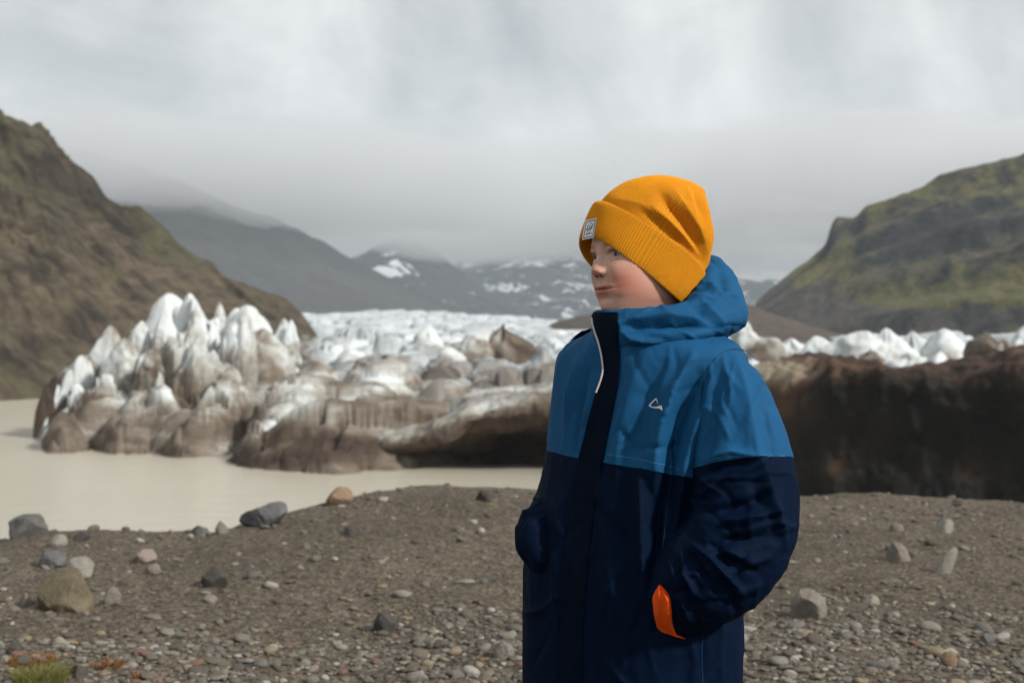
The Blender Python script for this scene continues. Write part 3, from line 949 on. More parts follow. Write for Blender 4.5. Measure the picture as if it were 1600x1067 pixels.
def small_creases(n, box, ang, spread, length, seed, amp=0.0035, wd=4.5):
    """short random creases inside a pixel box"""
    r0 = random.Random(seed)
    out = []
    for _ in range(n):
        cu, cv = r0.uniform(box[0], box[2]), r0.uniform(box[1], box[3])
        a = math.radians(ang + r0.gauss(0, spread))
        l0 = length * r0.uniform(0.5, 1.3)
        bend = r0.uniform(-0.25, 0.25) * l0
        dx, dy = math.cos(a) * l0 / 2, math.sin(a) * l0 / 2
        sg_ = 1 if r0.random() < 0.6 else -1
        out.append(([(cu - dx, cv - dy), (cu - dy / l0 * bend, cv + dx / l0 * bend), (cu + dx, cv + dy)], wd * r0.uniform(0.7, 1.3), sg_ * amp * r0.uniform(0.5, 1.2)))
    return out


def rumple(G, amp, wl, seed, stretch=(1, 1, 0.55), close_u=True, r=0.5):
    n = grid_normals(G, close_u)
    sgn = np.sign(np.sum(n * (G - G.reshape(-1, 3).mean(0)), -1).mean()) or 1
    q = G / wl * np.array(stretch)
    d = (1 - r) * fbm(q, 4, seed) + r * ridged(q * 0.8 + 0.35 * fbm(q * 1.3, 3, seed + 4)[..., None], 3, seed + 2)
    return G + n * sgn * (amp * d)[..., None]


def tube(pts, rad, nu=64, nv=120, sq=1.0, ref=(0, 1, 0), caps=False):
    """loft along a smooth centre line; rad = list of (r in ref direction plane, r across)"""
    pts = np.asarray(pts, float)
    rad = np.asarray(rad, float)
    k = np.concatenate([[0], np.cumsum(np.linalg.norm(np.diff(pts, axis=0), axis=1))])
    k /= k[-1]
    t_ = np.linspace(0, 1, nv)
    # smooth Catmull-Rom for the centre line
    C = np.stack([catmull(k, pts[:, i], t_) for i in range(3)], -1)
    R = np.stack([catmull(k, rad[:, i], t_) for i in range(2)], -1)
    T = np.gradient(C, axis=0)
    T /= np.linalg.norm(T, axis=1, keepdims=True)
    ref = np.asarray(ref, float)
    B = ref[None, :] - T * (T @ ref)[:, None]
    B /= np.linalg.norm(B, axis=1, keepdims=True)
    A = np.cross(T, B)
    th = np.linspace(0, 2 * np.pi, nu, endpoint=False)
    G = C[None] + np.cos(th)[:, None, None] * (A * R[:, :1])[None] + np.sin(th)[:, None, None] * (B * R[:, 1:])[None]
    return G, t_


def catmull(k, y, t_):
    y = np.asarray(y, float)
    m_ = np.gradient(y, k)
    i = np.clip(np.searchsorted(k, t_, side='right') - 1, 0, len(k) - 2)
    h = k[i + 1] - k[i]
    s = (t_ - k[i]) / h
    return (2 * s**3 - 3 * s**2 + 1) * y[i] + (s**3 - 2 * s**2 + s) * h * m_[i] + (-2 * s**3 + 3 * s**2) * y[i + 1] + (s**3 - s**2) * h * m_[i + 1]


# ------------------------------------------------------------------ cloth materials
def cloth(name, col, rough=0.72, weave=2600, var=0.2, sheen=0.0, spec=0.12):
    m, t, b = new_mat(name)
    p = pos(t)
    n1 = noise(t, p, 14, 5, 0.6)
    n2 = noise(t, p, 420, 2, 0.6)
    c = mixc(t, n1, [x * (1 - var) for x in col], [x * (1 + var) for x in col])
    c = mixc(t, mth(t, 'MULTIPLY', n2, 0.35), c, [min(1, x * 1.7 + 0.001) for x in col])
    L(t, c, b.inputs['Base Color'])
    b.inputs['Roughness'].default_value = rough
    b.inputs['Specular IOR Level'].default_value = spec
    b.inputs['Sheen Weight'].default_value = sheen
    b.inputs['Sheen Tint'].default_value = (*[min(1, x * 2.5 + 0.05) for x in col], 1)
    n3 = noise(t, mapping(t, p, (1, 1, 0.6)), 45, 4, 0.55)
    nb = bump(t, None, n3, 0.25, 0.004)
    bump(t, b, n2, 0.25, 0.0006, nb)
    return m


M_BLUE = cloth('blue_shell_fabric', (0.006, 0.063, 0.152))
M_NAVY = cloth('navy_shell_fabric', (0.0005, 0.0052, 0.0185), spec=0.06)
M_NAVYS = cloth('navy_seam_tape', (0.002, 0.018, 0.05))
M_BLACK = cloth('black_placket_fabric', (0.0005, 0.0036, 0.0115), spec=0.06)
M_ORANGE = cloth('orange_lining', (0.78, 0.085, 0.008), rough=0.7)
M_TROUSER = cloth('charcoal_trouser_fabric', (0.012, 0.013, 0.016))
M_STITCH = cloth('pale_blue_stitching', (0.04, 0.16, 0.29), rough=0.7)
M_ZIP, t, b = new_mat('pale_zip_trim')
b.inputs['Base Color'].default_value = (0.52, 0.49, 0.49, 1)
b.inputs['Roughness'].default_value = 0.5
M_WHITE, t, b = new_mat('white_print')
b.inputs['Base Color'].default_value = (0.78, 0.79, 0.80, 1)
b.inputs['Roughness'].default_value = 0.6
M_INK, t, b = new_mat('navy_print')
b.inputs['Base Color'].default_value = (0.02, 0.03, 0.07, 1)
M_RUBBER, t, b = new_mat('boot_rubber')
b.inputs['Base Color'].default_value = (0.015, 0.014, 0.013, 1)
b.inputs['Roughness'].default_value = 0.7

person = empty('person', (float(xpx(990)), Y0, float(ground_z(xpx(990), Y0))))
tag(person, 'child in an orange knit beanie and two-tone blue rain jacket, hands in pockets, looking left', 'person')
PLOC = person.location.copy()


def pgrid(name, G, mat, parent=None, **k):
    o = grid_obj(name, G - np.array(PLOC), mat, None, **k)
    o.parent = parent or person
    return o


def pmesh(name, V, Fc, mat, parent=None, **k):
    o = mesh_obj(name, np.asarray(V) - np.array(PLOC), Fc, mat, None, **k)
    o.parent = parent or person
    return o


# ------------------------------------------------------------------ jacket torso
TV = [498, 508, 518, 530, 542, 560, 600, 650, 700, 800, 900, 1067, 1200, 1290]
TC = [1014, 1014, 1014, 1013, 1013, 1012, 1011, 1010, 1008, 998, 988, 988, 990, 990]
TA = [0.070, 0.085, 0.115, 0.150, 0.180, 0.199, 0.202, 0.202, 0.200, 0.200, 0.206, 0.207, 0.212, 0.214]
TB = [0.070, 0.080, 0.090, 0.099, 0.106, 0.112, 0.120, 0.126, 0.132, 0.150, 0.160, 0.162, 0.168, 0.170]


def torso_pt(v, th):
    """th = 0 front, pi/2 his left (towards camera right)"""
    c = np.interp(v, TV, TC)
    k = np.asarray(v, float)
    a = spl(TV, TA, k)
    b_ = spl(TV, TB, k)
    ex = 2 / 2.25
    cf = np.sign(np.cos(th)) * np.abs(np.cos(th)) ** ex
    cl = np.sign(np.sin(th)) * np.abs(np.sin(th)) ** ex
    a = np.where(np.sin(th) < 0, a * np.interp(v, [540, 700, 850], [0.90, 0.94, 1.0]), a)
    base = np.stack([xpx(c), Y0 + 0 * k, zpx(k)], -1)
    return base + (b_ * cf)[..., None] * FWD + (a * cl)[..., None] * LFT


TH = np.linspace(0, 2 * np.pi, 300, endpoint=False)
thd = np.degrees(TH)
v_seam = np.interp(thd, [0, 30, 60, 90, 130, 180, 250, 300, 330, 360], [712, 720, 731, 737, 737, 735, 725, 705, 706, 712])

TORSO_FOLDS = [
    ([(1083, 556), (1052, 610), (1036, 665), (1026, 735), (1020, 800)], 9, 0.013),
    ([(1092, 590), (1062, 650), (1048, 700), (1044, 760), (1036, 840)], 12, -0.018),
    ([(1100, 630), (1080, 690), (1068, 740), (1058, 800), (1040, 880)], 9, 0.012),
    ([(1010, 556), (985, 610), (968, 700), (962, 760)], 13, 0.006),
    ([(1040, 556), (1012, 620), (992, 720)], 12, -0.006),
    ([(1000, 725), (1003, 800), (1006, 880), (1010, 945)], 9, 0.011),
    ([(1024, 740), (1026, 830), (1024, 905)], 8, -0.011),
    ([(1040, 780), (1036, 850), (1030, 912)], 7, 0.009),
    ([(975, 740), (980, 840), (990, 960)], 14, -0.006),
    ([(905, 560), (892, 620), (885, 700)], 7, 0.008),
    ([(920, 580), (905, 640), (898, 705)], 6, -0.007),
    ([(930, 600), (915, 660), (905, 705)], 6, 0.006),
    ([(1110, 960), (1100, 1010), (1098, 1067)], 7, -0.006),
    ([(1128, 960), (1122, 1010), (1124, 1067)], 8, 0.006),
    ([(880, 780), (870, 860), (874, 980)], 14, 0.008),
    ([(930, 770), (920, 880), (926, 1040)], 16, -0.005),
    ([(1075, 985), (1085, 1030), (1080, 1067)], 8, 0.006),
]

TORSO_FOLDS += small_creases(26, (870, 550, 1100, 735), 100, 22, 70, 11, 0.0026) + small_creases(30, (830, 740, 1130, 1067), 92, 18, 110, 12, 0.0032, 6)


def torso_grid(v0, v1, nv):
    s = np.linspace(0, 1, nv)[None, :]
    V = v0[:, None] + (v1 - v0)[:, None] * s
    G = torso_pt(V, TH[:, None] + 0 * V)
    return G


def drape(G, seed):
    G = rumple(G, 0.0075, 0.15, 60, (1.0, 1.0, 0.30), r=0.85)
    G = rumple(G, 0.0030, 0.055, 65, (1.0, 1.0, 0.45), r=0.85)
    return crease(G, TORSO_FOLDS)


one = np.ones_like(TH)
G_all = drape(torso_grid(498 * one, 1290 * one, 420), 60)
# find rows of the seam so both panels share one draped surface
V_all = np.linspace(498, 1290, 420)


def resample(G, v0, v1, nv, off=0.0):
    n = grid_normals(G, True)
    sgn = np.sign(np.sum(n * (G - G.reshape(-1, 3).mean(0)), -1).mean())
    out = np.empty((G.shape[0], nv, 3))
    for i in range(G.shape[0]):
        vv = np.linspace(v0[i], v1[i], nv)
        for c in range(3):
            out[i, :, c] = np.interp(vv, V_all, G[i, :, c] + off * sgn * n[i, :, c])
    return out


yoke_G = resample(G_all, 498 * one, v_seam + 1.5, 120, 0.0018)
lower_G = resample(G_all, v_seam - 4, 1290 * one, 280)
jacket = empty('jacket', (0, 0, 0))
jacket.parent = person
yoke = pgrid('yoke', yoke_G, M_BLUE, jacket, close_u=True, flip=True)
lower = pgrid('lower_panel', lower_G, M_NAVY, jacket, close_u=True, flip=True)
# hem underside
und = np.stack([lower_G[:, -1], lower_G[:, -1] * 0.0 + lower_G[:, -1].mean(0) * 0.06 + lower_G[:, -1] * 0.94 + np.array([0, 0, 0.004])], 1)
pgrid('hem', und, M_NAVY, jacket, close_u=True)

# ------------------------------------------------------------------ sleeves
def arm_pts(rows):
    return [P(u, v, Y0 + dy) for u, v, dy, *_ in rows], [(ra, rb) for *_, ra, rb in rows]


NEAR = [  # u, v, dY, radius in the picture plane, radius in depth
    (1098, 572, -0.090, 0.030, 0.040), (1118, 586, -0.112, 0.048, 0.056), (1137, 616, -0.132, 0.062, 0.068), (1149, 664, -0.147, 0.073, 0.077),
    (1157, 712, -0.160, 0.081, 0.082), (1163, 770, -0.175, 0.087, 0.084), (1158, 822, -0.188, 0.088, 0.084), (1134, 868, -0.196, 0.086, 0.080),
    (1100, 902, -0.196, 0.080, 0.070), (1072, 930, -0.186, 0.066, 0.056), (1050, 952, -0.165, 0.050, 0.042), (1036, 966, -0.14, 0.032, 0.026)]
p_, r_ = arm_pts(NEAR)
ARM_FOLDS = [
    ([(1150, 560), (1165, 610), (1180, 690), (1196, 760)], 12, 0.006),
    ([(1172, 570), (1190, 630), (1205, 700), (1216, 760)], 8, -0.004),
    ([(1120, 600), (1112, 660), (1100, 720)], 10, -0.008),
    ([(1098, 720), (1140, 706), (1190, 716)], 8, 0.006),
    ([(1120, 752), (1160, 738), (1192, 722)], 7, 0.007),
    ([(1100, 742), (1140, 728), (1175, 722)], 7, -0.007),
    ([(1192, 718), (1206, 770), (1216, 815), (1226, 850)], 8, 0.008),
    ([(1178, 760), (1200, 800), (1214, 840)], 7, -0.006),
    ([(1120, 818), (1165, 812), (1218, 796)], 7, 0.010),
    ([(1110, 800), (1160, 790), (1205, 772)], 9, -0.010),
    ([(1130, 842), (1175, 845), (1212, 835)], 8, -0.009),
    ([(1082, 850), (1110, 870), (1140, 905), (1160, 925)], 6, 0.009),
    ([(1066, 866), (1072, 900), (1090, 930), (1105, 938)], 5, 0.009),
    ([(1074, 862), (1092, 885), (1115, 920)], 5, -0.008),
    ([(1100, 862), (1140, 862), (1175, 875)], 6, 0.007),
    ([(1110, 850), (1145, 880), (1178, 890)], 6, -0.007),
    ([(1046, 878), (1056, 900), (1062, 915)], 4, 0.006),
    ([(1150, 890), (1172, 878), (1206, 868)], 8, 0.007),
    ([(1060, 930), (1070, 950), (1076, 970)], 5, 0.006),
]
ARM_FOLDS += small_creases(14, (1100, 570, 1215, 715), 80, 25, 70, 13, 0.0025) + small_creases(34, (1050, 725, 1235, 950), -10, 40, 60, 14, 0.0040)
GA, ta = tube(p_, r_, nu=130, nv=260)
GA = rumple(GA, 0.005, 0.11, 81, (1, 1, 0.5), r=0.85)
_w = sstep(0.45, 0.7, ta)[None, :]
GA2 = rumple(GA, 0.010, 0.075, 84, (1, 1, 1.2), r=0.75)
GA = GA + (GA2 - GA) * _w[..., None]
GA = rumple(GA, 0.0022, 0.04, 85, (1, 1, 0.7), r=0.85)
GA = crease(GA, ARM_FOLDS)
_, vA = PX(GA)
k_seam = int(np.argmin(np.abs(np.interp(ta, np.linspace(0, 1, 260), vA.mean(0)) - 726)))


def sub(o, par):
    o.parent = par
    return o


def shift_rows(G, k, wave):
    """cut the sleeve along a slightly wavy ring"""
    return k


up = GA[:, :k_seam + 1].copy()
cen = up.mean(0, keepdims=True)
up = cen + (up - cen) * 1.012
NEAR_SLEEVE = [pgrid('upper_sleeve', up, M_BLUE, jacket, close_u=True), pgrid('lower_sleeve', GA[:, k_seam - 2:], M_NAVY, jacket, close_u=True)]

FAR = [
    (932, 552, 0.085, 0.045, 0.055), (922, 570, 0.115, 0.050, 0.06), (914, 610, 0.135, 0.054, 0.062), (908, 660, 0.14, 0.058, 0.064), (905, 705, 0.14, 0.060, 0.066),
    (900, 750, 0.12, 0.062, 0.066), (884, 795, 0.07, 0.058, 0.064), (862, 828, 0.02, 0.050, 0.05), (842, 850, -0.02, 0.040, 0.040), (850, 872, -0.03, 0.028, 0.03), (868, 890, -0.02, 0.014, 0.016)]
p_, r_ = arm_pts(FAR)
GF, tf = tube(p_, r_, nu=90, nv=160)
GF = rumple(GF, 0.004, 0.07, 91, (1, 1, 0.6))
GF = rumple(GF, 0.007, 0.07, 93, (1, 1, 1), r=0.9)
GF = crease(GF, small_creases(16, (805, 770, 880, 890), 30, 50, 45, 16, 0.004))
_, vF = PX(GF)
k2 = int(np.argmin(np.abs(vF.mean(0)[:100] - 692)))
pgrid('upper_sleeve', GF[:, :k2 + 1], M_BLUE, jacket, close_u=True)
pgrid('lower_sleeve', GF[:, k2:], M_NAVY, jacket, close_u=True)

# ------------------------------------------------------------------ hood and collar
# per direction (deg from front towards his left): inner low, inner top, rim, outer high, bulge, tuck, seam  as (radius m, photo v)
HK = {
    0:   [(.078, 545), (.088, 500), (.096, 488), (.104, 494), (.108, 520), (.106, 545), (.098, 575)],
    35:  [(.078, 545), (.088, 500), (.098, 486), (.110, 494), (.124, 514), (.122, 534), (.092, 556)],
    65:  [(.076, 545), (.086, 495), (.100, 481), (.120, 487), (.141, 509), (.138, 530), (.100, 545)],
    95:  [(.074, 545), (.084, 480), (.102, 464), (.134, 476), (.154, 500), (.150, 520), (.112, 533)],
    120: [(.074, 545), (.088, 455), (.110, 436), (.145, 455), (.166, 486), (.164, 510), (.122, 528)],
    150: [(.074, 545), (.100, 425), (.130, 403), (.160, 425), (.182, 472), (.180, 508), (.130, 534)],
    180: [(.074, 545), (.108, 415), (.138, 393), (.172, 414), (.192, 470), (.188, 512), (.140, 540)],
    210: [(.074, 545), (.100, 430), (.126, 410), (.156, 428), (.176, 475), (.172, 512), (.130, 540)],
    245: [(.074, 545), (.086, 465), (.106, 450), (.134, 466), (.150, 498), (.146, 522), (.110, 540)],
    290: [(.074, 545), (.082, 498), (.092, 488), (.098, 496), (.102, 512), (.104, 530), (.095, 548)],
    265: [(.074, 545), (.084, 490), (.096, 480), (.112, 488), (.122, 508), (.120, 528), (.104, 545)],
    325: [(.076, 545), (.084, 500), (.091, 489), (.096, 496), (.098, 515), (.098, 540), (.090, 562)],
    360: [(.078, 545), (.088, 500), (.096, 488), (.104, 494), (.108, 520), (.106, 545), (.098, 575)],
}
keys = sorted(HK)
nH = 240
ph = np.linspace(0, 360, nH, endpoint=False)
KK = np.array([HK[k] for k in keys])          # nk,7,2
kk = np.array(keys, float)
kk_ext = np.concatenate([kk[-3:-1] - 360, kk, kk[1:3] + 360])
KK_ext = np.concatenate([KK[-3:-1], KK, KK[1:3]])
prof = np.stack([np.stack([catmull(kk_ext, KK_ext[:, j, c], ph) for c in range(2)], -1) for j in range(7)], 1)  # nH,7,2
jj = np.linspace(0, 6, 90)
Hr = np.stack([catmull(np.arange(7.0), prof[i, :, 0], jj) for i in range(nH)])
Hv = np.stack([catmull(np.arange(7.0), prof[i, :, 1], jj) for i in range(nH)])
rad = np.radians(ph)[:, None]
GH = np.stack([xpx(1012) + 0 * Hr, Y0 + 0 * Hr, zpx(Hv)], -1) + (Hr * np.cos(rad))[..., None] * FWD + (Hr * np.sin(rad))[..., None] * LFT
HOOD_FOLDS = [
    ([(968, 498), (975, 520), (990, 530), (1030, 534)], 7, 0.009),
    ([(975, 512), (1010, 508), (1060, 508), (1110, 512)], 8, -0.010),
    ([(985, 500), (1040, 494), (1090, 500), (1130, 515)], 8, 0.007),
    ([(1065, 470), (1095, 490), (1115, 512), (1140, 522)], 7, -0.006),
    ([(1100, 470), (1110, 490), (1130, 505)], 7, 0.008),
    ([(1120, 420), (1130, 445), (1135, 475)], 8, -0.006),
    ([(1105, 440), (1118, 455), (1148, 462)], 7, 0.006),
    ([(1070, 462), (1090, 452), (1108, 448)], 5, -0.005),
    ([(1080, 475), (1110, 470), (1150, 482)], 6, -0.004),
]
HOOD_FOLDS += small_creases(26, (960, 400, 1160, 540), 20, 40, 50, 15, 0.0030)
GH = rumple(GH, 0.006, 0.09, 71, (1, 1, 1), r=0.85)
GH = rumple(GH, 0.0025, 0.04, 73, (1, 1, 1), r=0.85)
GH = crease(GH, HOOD_FOLDS)
hood = pgrid('hood', GH, M_BLUE, jacket, close_u=True)


# ------------------------------------------------------------------ surface lookups through the lens of the photo, used to lay trim on the cloth
def bvh_of(objs):
    V, Fc = [], []
    for o in objs:
        k0 = len(V)
        V += [Vector(v.co) + PLOC for v in o.data.vertices]
        Fc += [[i + k0 for i in p.vertices] for p in o.data.polygons]
    return BVHTree.FromPolygons(V, Fc)


def hit(bvh, u, v, fallback=Y0 - 0.15):
    d = Vector(((u - U0) / FPX, 1.0, (V0 - v) / FPX)).normalized()
    loc, nr, _, _ = bvh.ray_cast(Vector((0, 0, CAMZ)), d)
    if loc is None:
        return None, None
    if nr.dot(d) > 0:
        nr = -nr
    return np.array(loc), np.array(nr)


def lay(bvh, UV, off, smooth_v=0):
    """lay a grid of photo pixels (nu,nv,2) on the cloth, raised by off along the normal"""
    nu, nv = UV.shape[:2]
    Y = np.full((nu, nv), np.nan)
    for i in range(nu):
        for j in range(nv):
            h_, n_ = hit(bvh, UV[i, j, 0], UV[i, j, 1])
            if h_ is not None:
                Y[i, j] = h_[1]
    for i in range(nu):
        bad = np.isnan(Y[i])
        if bad.any() and not bad.all():
            Y[i, bad] = np.interp(np.where(bad)[0], np.where(~bad)[0], Y[i, ~bad])
    Y = np.where(np.isnan(Y), np.nanmean(Y), Y)
    for _ in range(smooth_v):
        Y = np.apply_along_axis(lambda a: np.convolve(np.pad(a, 2, 'edge'), [.1, .2, .4, .2, .1], 'valid'), 1, Y)
        if nu > 4:
            Y = np.apply_along_axis(lambda a: np.convolve(np.pad(a, 1, 'edge'), [.25, .5, .25], 'valid'), 0, Y)
    G = P(UV[..., 0], UV[..., 1], Y)
    n = grid_normals(G)
    vd = -np.sign(np.sum(n * (G - np.array([0, 0, CAMZ])), -1, keepdims=True))
    return G + n * vd * off


bv_body = bvh_of([yoke, lower, hood])
# placket: the dark flap over the zip
PV = [486.5, 492, 505, 530, 560, 580, 600, 615, 640, 680, 712, 760, 850, 960, 1100, 1300]
PL = [932, 928, 928, 934, 941, 942.5, 937, 931, 924, 914, 906, 897, 884, 874, 872, 874]
PR = [966, 967, 967, 967, 970, 970, 967, 964, 959, 951, 945, 936, 924, 914, 912, 914]
vv = np.linspace(488.5, 1240, 260)
lo_, hi_ = catmull(np.array(PV), PL, vv), catmull(np.array(PV), PR, vv)
ss = np.linspace(0, 1, 16)[:, None]
UV = np.stack([lo_ + (hi_ - lo_) * ss, vv + 0 * ss], -1)
GP = lay(bv_body, UV, 0.0035, 3)
# turn the flap edges back to the jacket so that it has thickness
fl_ = sstep(700, 760, vv)[None, :, None]
GP = GP + np.array([0, 0.0022, 0]) * fl_
edge0 = GP[:1] + np.array([0, 0.010, 0])
edge1 = GP[-1:] + np.array([0, 0.008, 0])
GP = np.concatenate([edge0, GP, edge1], 0)
placket = pgrid('placket', GP, M_BLACK, jacket)
# zip trim along the free edge of the flap
kz = (vv > 497) & (vv < 615)
zc = GP[1][kz] + np.array([0, -0.002, 0])
Gz, _ = tube(zc[::4], [(0.0017, 0.0017)] * len(zc[::4]), nu=10, nv=70, ref=(0.3, 1, 0.1))
pgrid('zip_trim', Gz, M_ZIP, jacket, close_u=True)


def ribbon(pts_uv, width_px, bvh, off, name, mat, parent, n=60, taper=None):
    k = np.linspace(0, 1, len(pts_uv))
    t_ = np.linspace(0, 1, n)
    pu = catmull(k, [p[0] for p in pts_uv], t_) if len(pts_uv) > 2 else np.interp(t_, k, [p[0] for p in pts_uv])
    pv = catmull(k, [p[1] for p in pts_uv], t_) if len(pts_uv) > 2 else np.interp(t_, k, [p[1] for p in pts_uv])
    du, dv = np.gradient(pu), np.gradient(pv)
    l_ = np.hypot(du, dv) + 1e-9
    nu_, nv_ = -dv / l_, du / l_
    w = width_px / 2 * (np.ones(n) if taper is None else np.interp(t_, *zip(*taper)))
    UV = np.stack([np.stack([pu - nu_ * w, pv - nv_ * w], -1), np.stack([pu + nu_ * w, pv + nv_ * w], -1)], 0)
    return pgrid(name, lay(bvh, UV, off), mat, parent)


ribbon([(1052, 742), (1042, 800), (1035, 860), (1030, 912)], 1.4, bv_body, 0.0012, 'side_seam', M_NAVYS, jacket)
ribbon([(1097, 985), (1096, 1030), (1098, 1066)], 1.4, bv_body, 0.0012, 'side_seam', M_NAVYS, jacket)
# logo: open hook shape printed on the chest, one continuous outline
def flat_shape(name, poly, bvh, off, mat, parent, thick=0.0008):
    pts = []
    nn = []
    for (u, v) in poly:
        h_, n_ = hit(bvh, u, v)
        pts.append(h_ + n_ * off)
        nn.append(n_)
    return pts


def stroke_strip(paths, bvh, off, name, mat, parent):
    """several tapered strokes of one printed mark as one mesh"""
    V, Fc = [], []
    for pts_uv, wpx, tp in paths:
        n = 22
        k = np.linspace(0, 1, len(pts_uv))
        t_ = np.linspace(0, 1, n)
        f_ = (lambda a: catmull(k, a, t_)) if len(pts_uv) > 2 else (lambda a: np.interp(t_, k, a))
        pu, pv = f_([p[0] for p in pts_uv]), f_([p[1] for p in pts_uv])
        du, dv = np.gradient(pu), np.gradient(pv)
        l_ = np.hypot(du, dv) + 1e-9
        w = wpx / 2 * np.interp(t_, *zip(*tp))
        UV = np.stack([np.stack([pu + dv / l_ * w, pv - du / l_ * w], -1), np.stack([pu - dv / l_ * w, pv + du / l_ * w], -1)], 0)
        G = lay(bvh, UV, off)
        k0 = len(V)
        V += list(G.reshape(-1, 3))
        Fc += [[a + k0 for a in q_] for q_ in grid_faces(2, n).tolist()]
    return pmesh(name, V, Fc, mat, parent, smooth=False)


bv_yoke = bvh_of([yoke])
LG = lambda x, y: (990 + x / 20.0, 610 + y / 20.0)
stroke_strip([
    ([LG(775, 420), LG(745, 330), LG(718, 262)], 1.7, [(0, 0.25), (1, 1)]),
    ([LG(722, 258), LG(620, 350), LG(500, 476)], 1.8, [(0, 1.0), (1, 1)]),
    ([LG(497, 468), LG(560, 505), LG(650, 532), LG(760, 532), LG(850, 520)], 2.0, [(0, 1), (0.5, 0.8), (0.75, 1.3), (1, 2.6)]),
    ([LG(888, 470), LG(862, 530), LG(880, 570), LG(918, 622)], 2.2, [(0, 0.2), (0.4, 2.2), (0.7, 1.6), (1, 0.3)]),
], bv_yoke, 0.0012, 'chest_logo', M_WHITE, jacket)

# pale stitching along the hem of the yoke and the sleeve seam
bv_all = bvh_of([yoke, lower] + NEAR_SLEEVE + [hood])
ribbon([(948, 709.5), (1000, 718.0), (1040, 727), (1064, 733)], 0.9, bv_yoke, 0.001, 'seam_stitching', M_STITCH, jacket)
# armhole seam
bv_sh = bvh_of([yoke] + NEAR_SLEEVE)
M_SEAM = cloth('dark_blue_seam', (0.006, 0.04, 0.09))
ribbon([(1092, 640), (1098, 606), (1108, 575), (1122, 556), (1142, 546), (1164, 549), (1180, 562)], 1.5, bv_sh, 0.0014, 'armhole_seam', M_SEAM, jacket)
ribbon([(1104, 718), (1140, 713), (1190, 712), (1226, 713)], 0.8, bv_sh, 0.0015, 'sleeve_stitching', M_STITCH, jacket)
# inner armhole row of raised seam allowance
# orange pocket lining pulled out of the side pocket
bv_low = bvh_of([lower] + NEAR_SLEEVE)
ov = np.linspace(0, 1, 30)
ol_u = catmull(np.array([0, .18, .4, .65, .85, 1.0]), [1029, 1020.5, 1020.5, 1024, 1031, 1048], ov)
ol_v = catmull(np.array([0, .18, .4, .65, .85, 1.0]), [914, 930, 948, 970, 986, 993], ov)
or_u = catmull(np.array([0, .25, .5, .75, .92, 1.0]), [1030, 1044, 1050, 1057, 1064, 1070], ov)
or_v = catmull(np.array([0, .25, .5, .75, .92, 1.0]), [914, 934, 955, 980, 994, 998], ov)
ss = np.linspace(0, 1, 14)[:, None]
UV = np.stack([ol_u + (or_u - ol_u) * ss, ol_v + (or_v - ol_v) * ss], -1)
Yo = np.zeros(UV.shape[:2])
for i in range(UV.shape[0]):
    for j in range(UV.shape[1]):
        h_, _n = hit(bv_low, UV[i, j, 0], UV[i, j, 1])
        Yo[i, j] = h_[1] if h_ is not None else Y0 - 0.15
y_ref = Yo[0].mean()
bul = np.sin(np.pi * ss) * 0.012 + 0.006 * np.sin(7 * ov)[None, :] * ss - 0.016 * (ov ** 1.5)[None, :] * (1 - 0.6 * ss) + 0.004 * np.sin(3 + 11 * ss + 5 * ov[None, :])
Yo = np.minimum(Yo, Yo.min(0, keepdims=True) + 0.02) - 0.006 - bul
GO = P(UV[..., 0], UV[..., 1], Yo)
GO = np.concatenate([GO, GO[-1:] + np.array([0.004, 0.012, 0.0]), GO[-1:] + np.array([0.010, 0.03, 0.004])], 0)
pgrid('pocket_lining', GO, M_ORANGE, jacket)

# ------------------------------------------------------------------ head (one continuous skin surface: head, neck and upper body)
HPSI = math.radians(58)
HF = np.array([-math.sin(HPSI), -math.cos(HPSI), 0.0])
HL = np.array([math.cos(HPSI), -math.sin(HPSI), 0.0])
HU = np.array([0, 0, 1.0])
HC = np.array([float(xpx(998.5)), Y0 - 0.008, float(zpx(402))])
hz_ = np.array([105, 102, 92, 78, 60, 40, 25, 10, 0, -12, -25, -38, -48, -58, -68, -78, -88, -98, -106, -113, -122, -140, -170, -210, -300]) / 1000
hw_ = np.array([1, 19, 37, 49, 56.5, 61, 63, 65, 68, 68.5, 69, 69, 68.5, 67, 64, 59.5, 53, 46, 41, 38, 42, 44, 50, 90, 110]) / 1000
hf_ = np.array([1, 24, 49, 67, 80, 87, 90, 89.5, 87, 86.5, 87, 87, 86.5, 85.5, 84, 80.5, 78.5, 75.5, 66, 48, 26, 14, 12, 40, 60]) / 1000
hb_ = np.array([1, 28, 58, 78, 91, 98, 99, 98, 96, 92, 87, 81, 77, 74, 72, 70, 70, 70, 71, 72, 74, 78, 82, 90, 95]) / 1000
zz = np.concatenate([np.linspace(0.105, 0.03, 50)[:-1], np.linspace(0.03, -0.115, 170)[:-1], np.linspace(-0.115, -0.30, 40)])
thn = 260
# denser sampling at the face
thh = np.linspace(-np.pi, np.pi, thn, endpoint=False)
thh = thh - 0.45 * np.sin(thh)
ZZ, TT = np.meshgrid(zz, thh)
o_ = np.argsort(hz_)
W_ = spl(hz_[o_], hw_[o_], ZZ)
Fh = spl(hz_[o_], hf_[o_], ZZ)
Bh = spl(hz_[o_], hb_[o_], ZZ)
exf = 2 / 2.25
ct, st_ = np.cos(TT), np.sin(TT)
fx = np.where(ct > 0, Fh, Bh) * np.sign(ct) * np.abs(ct) ** exf
lx = W_ * np.sign(st_) * np.abs(st_) ** exf
lm, zm = lx * 1000, ZZ * 1000
frn = sstep(0.0, 0.35, ct)


def gz(x, c, w):
    return np.exp(-((x - c) / w) ** 2)


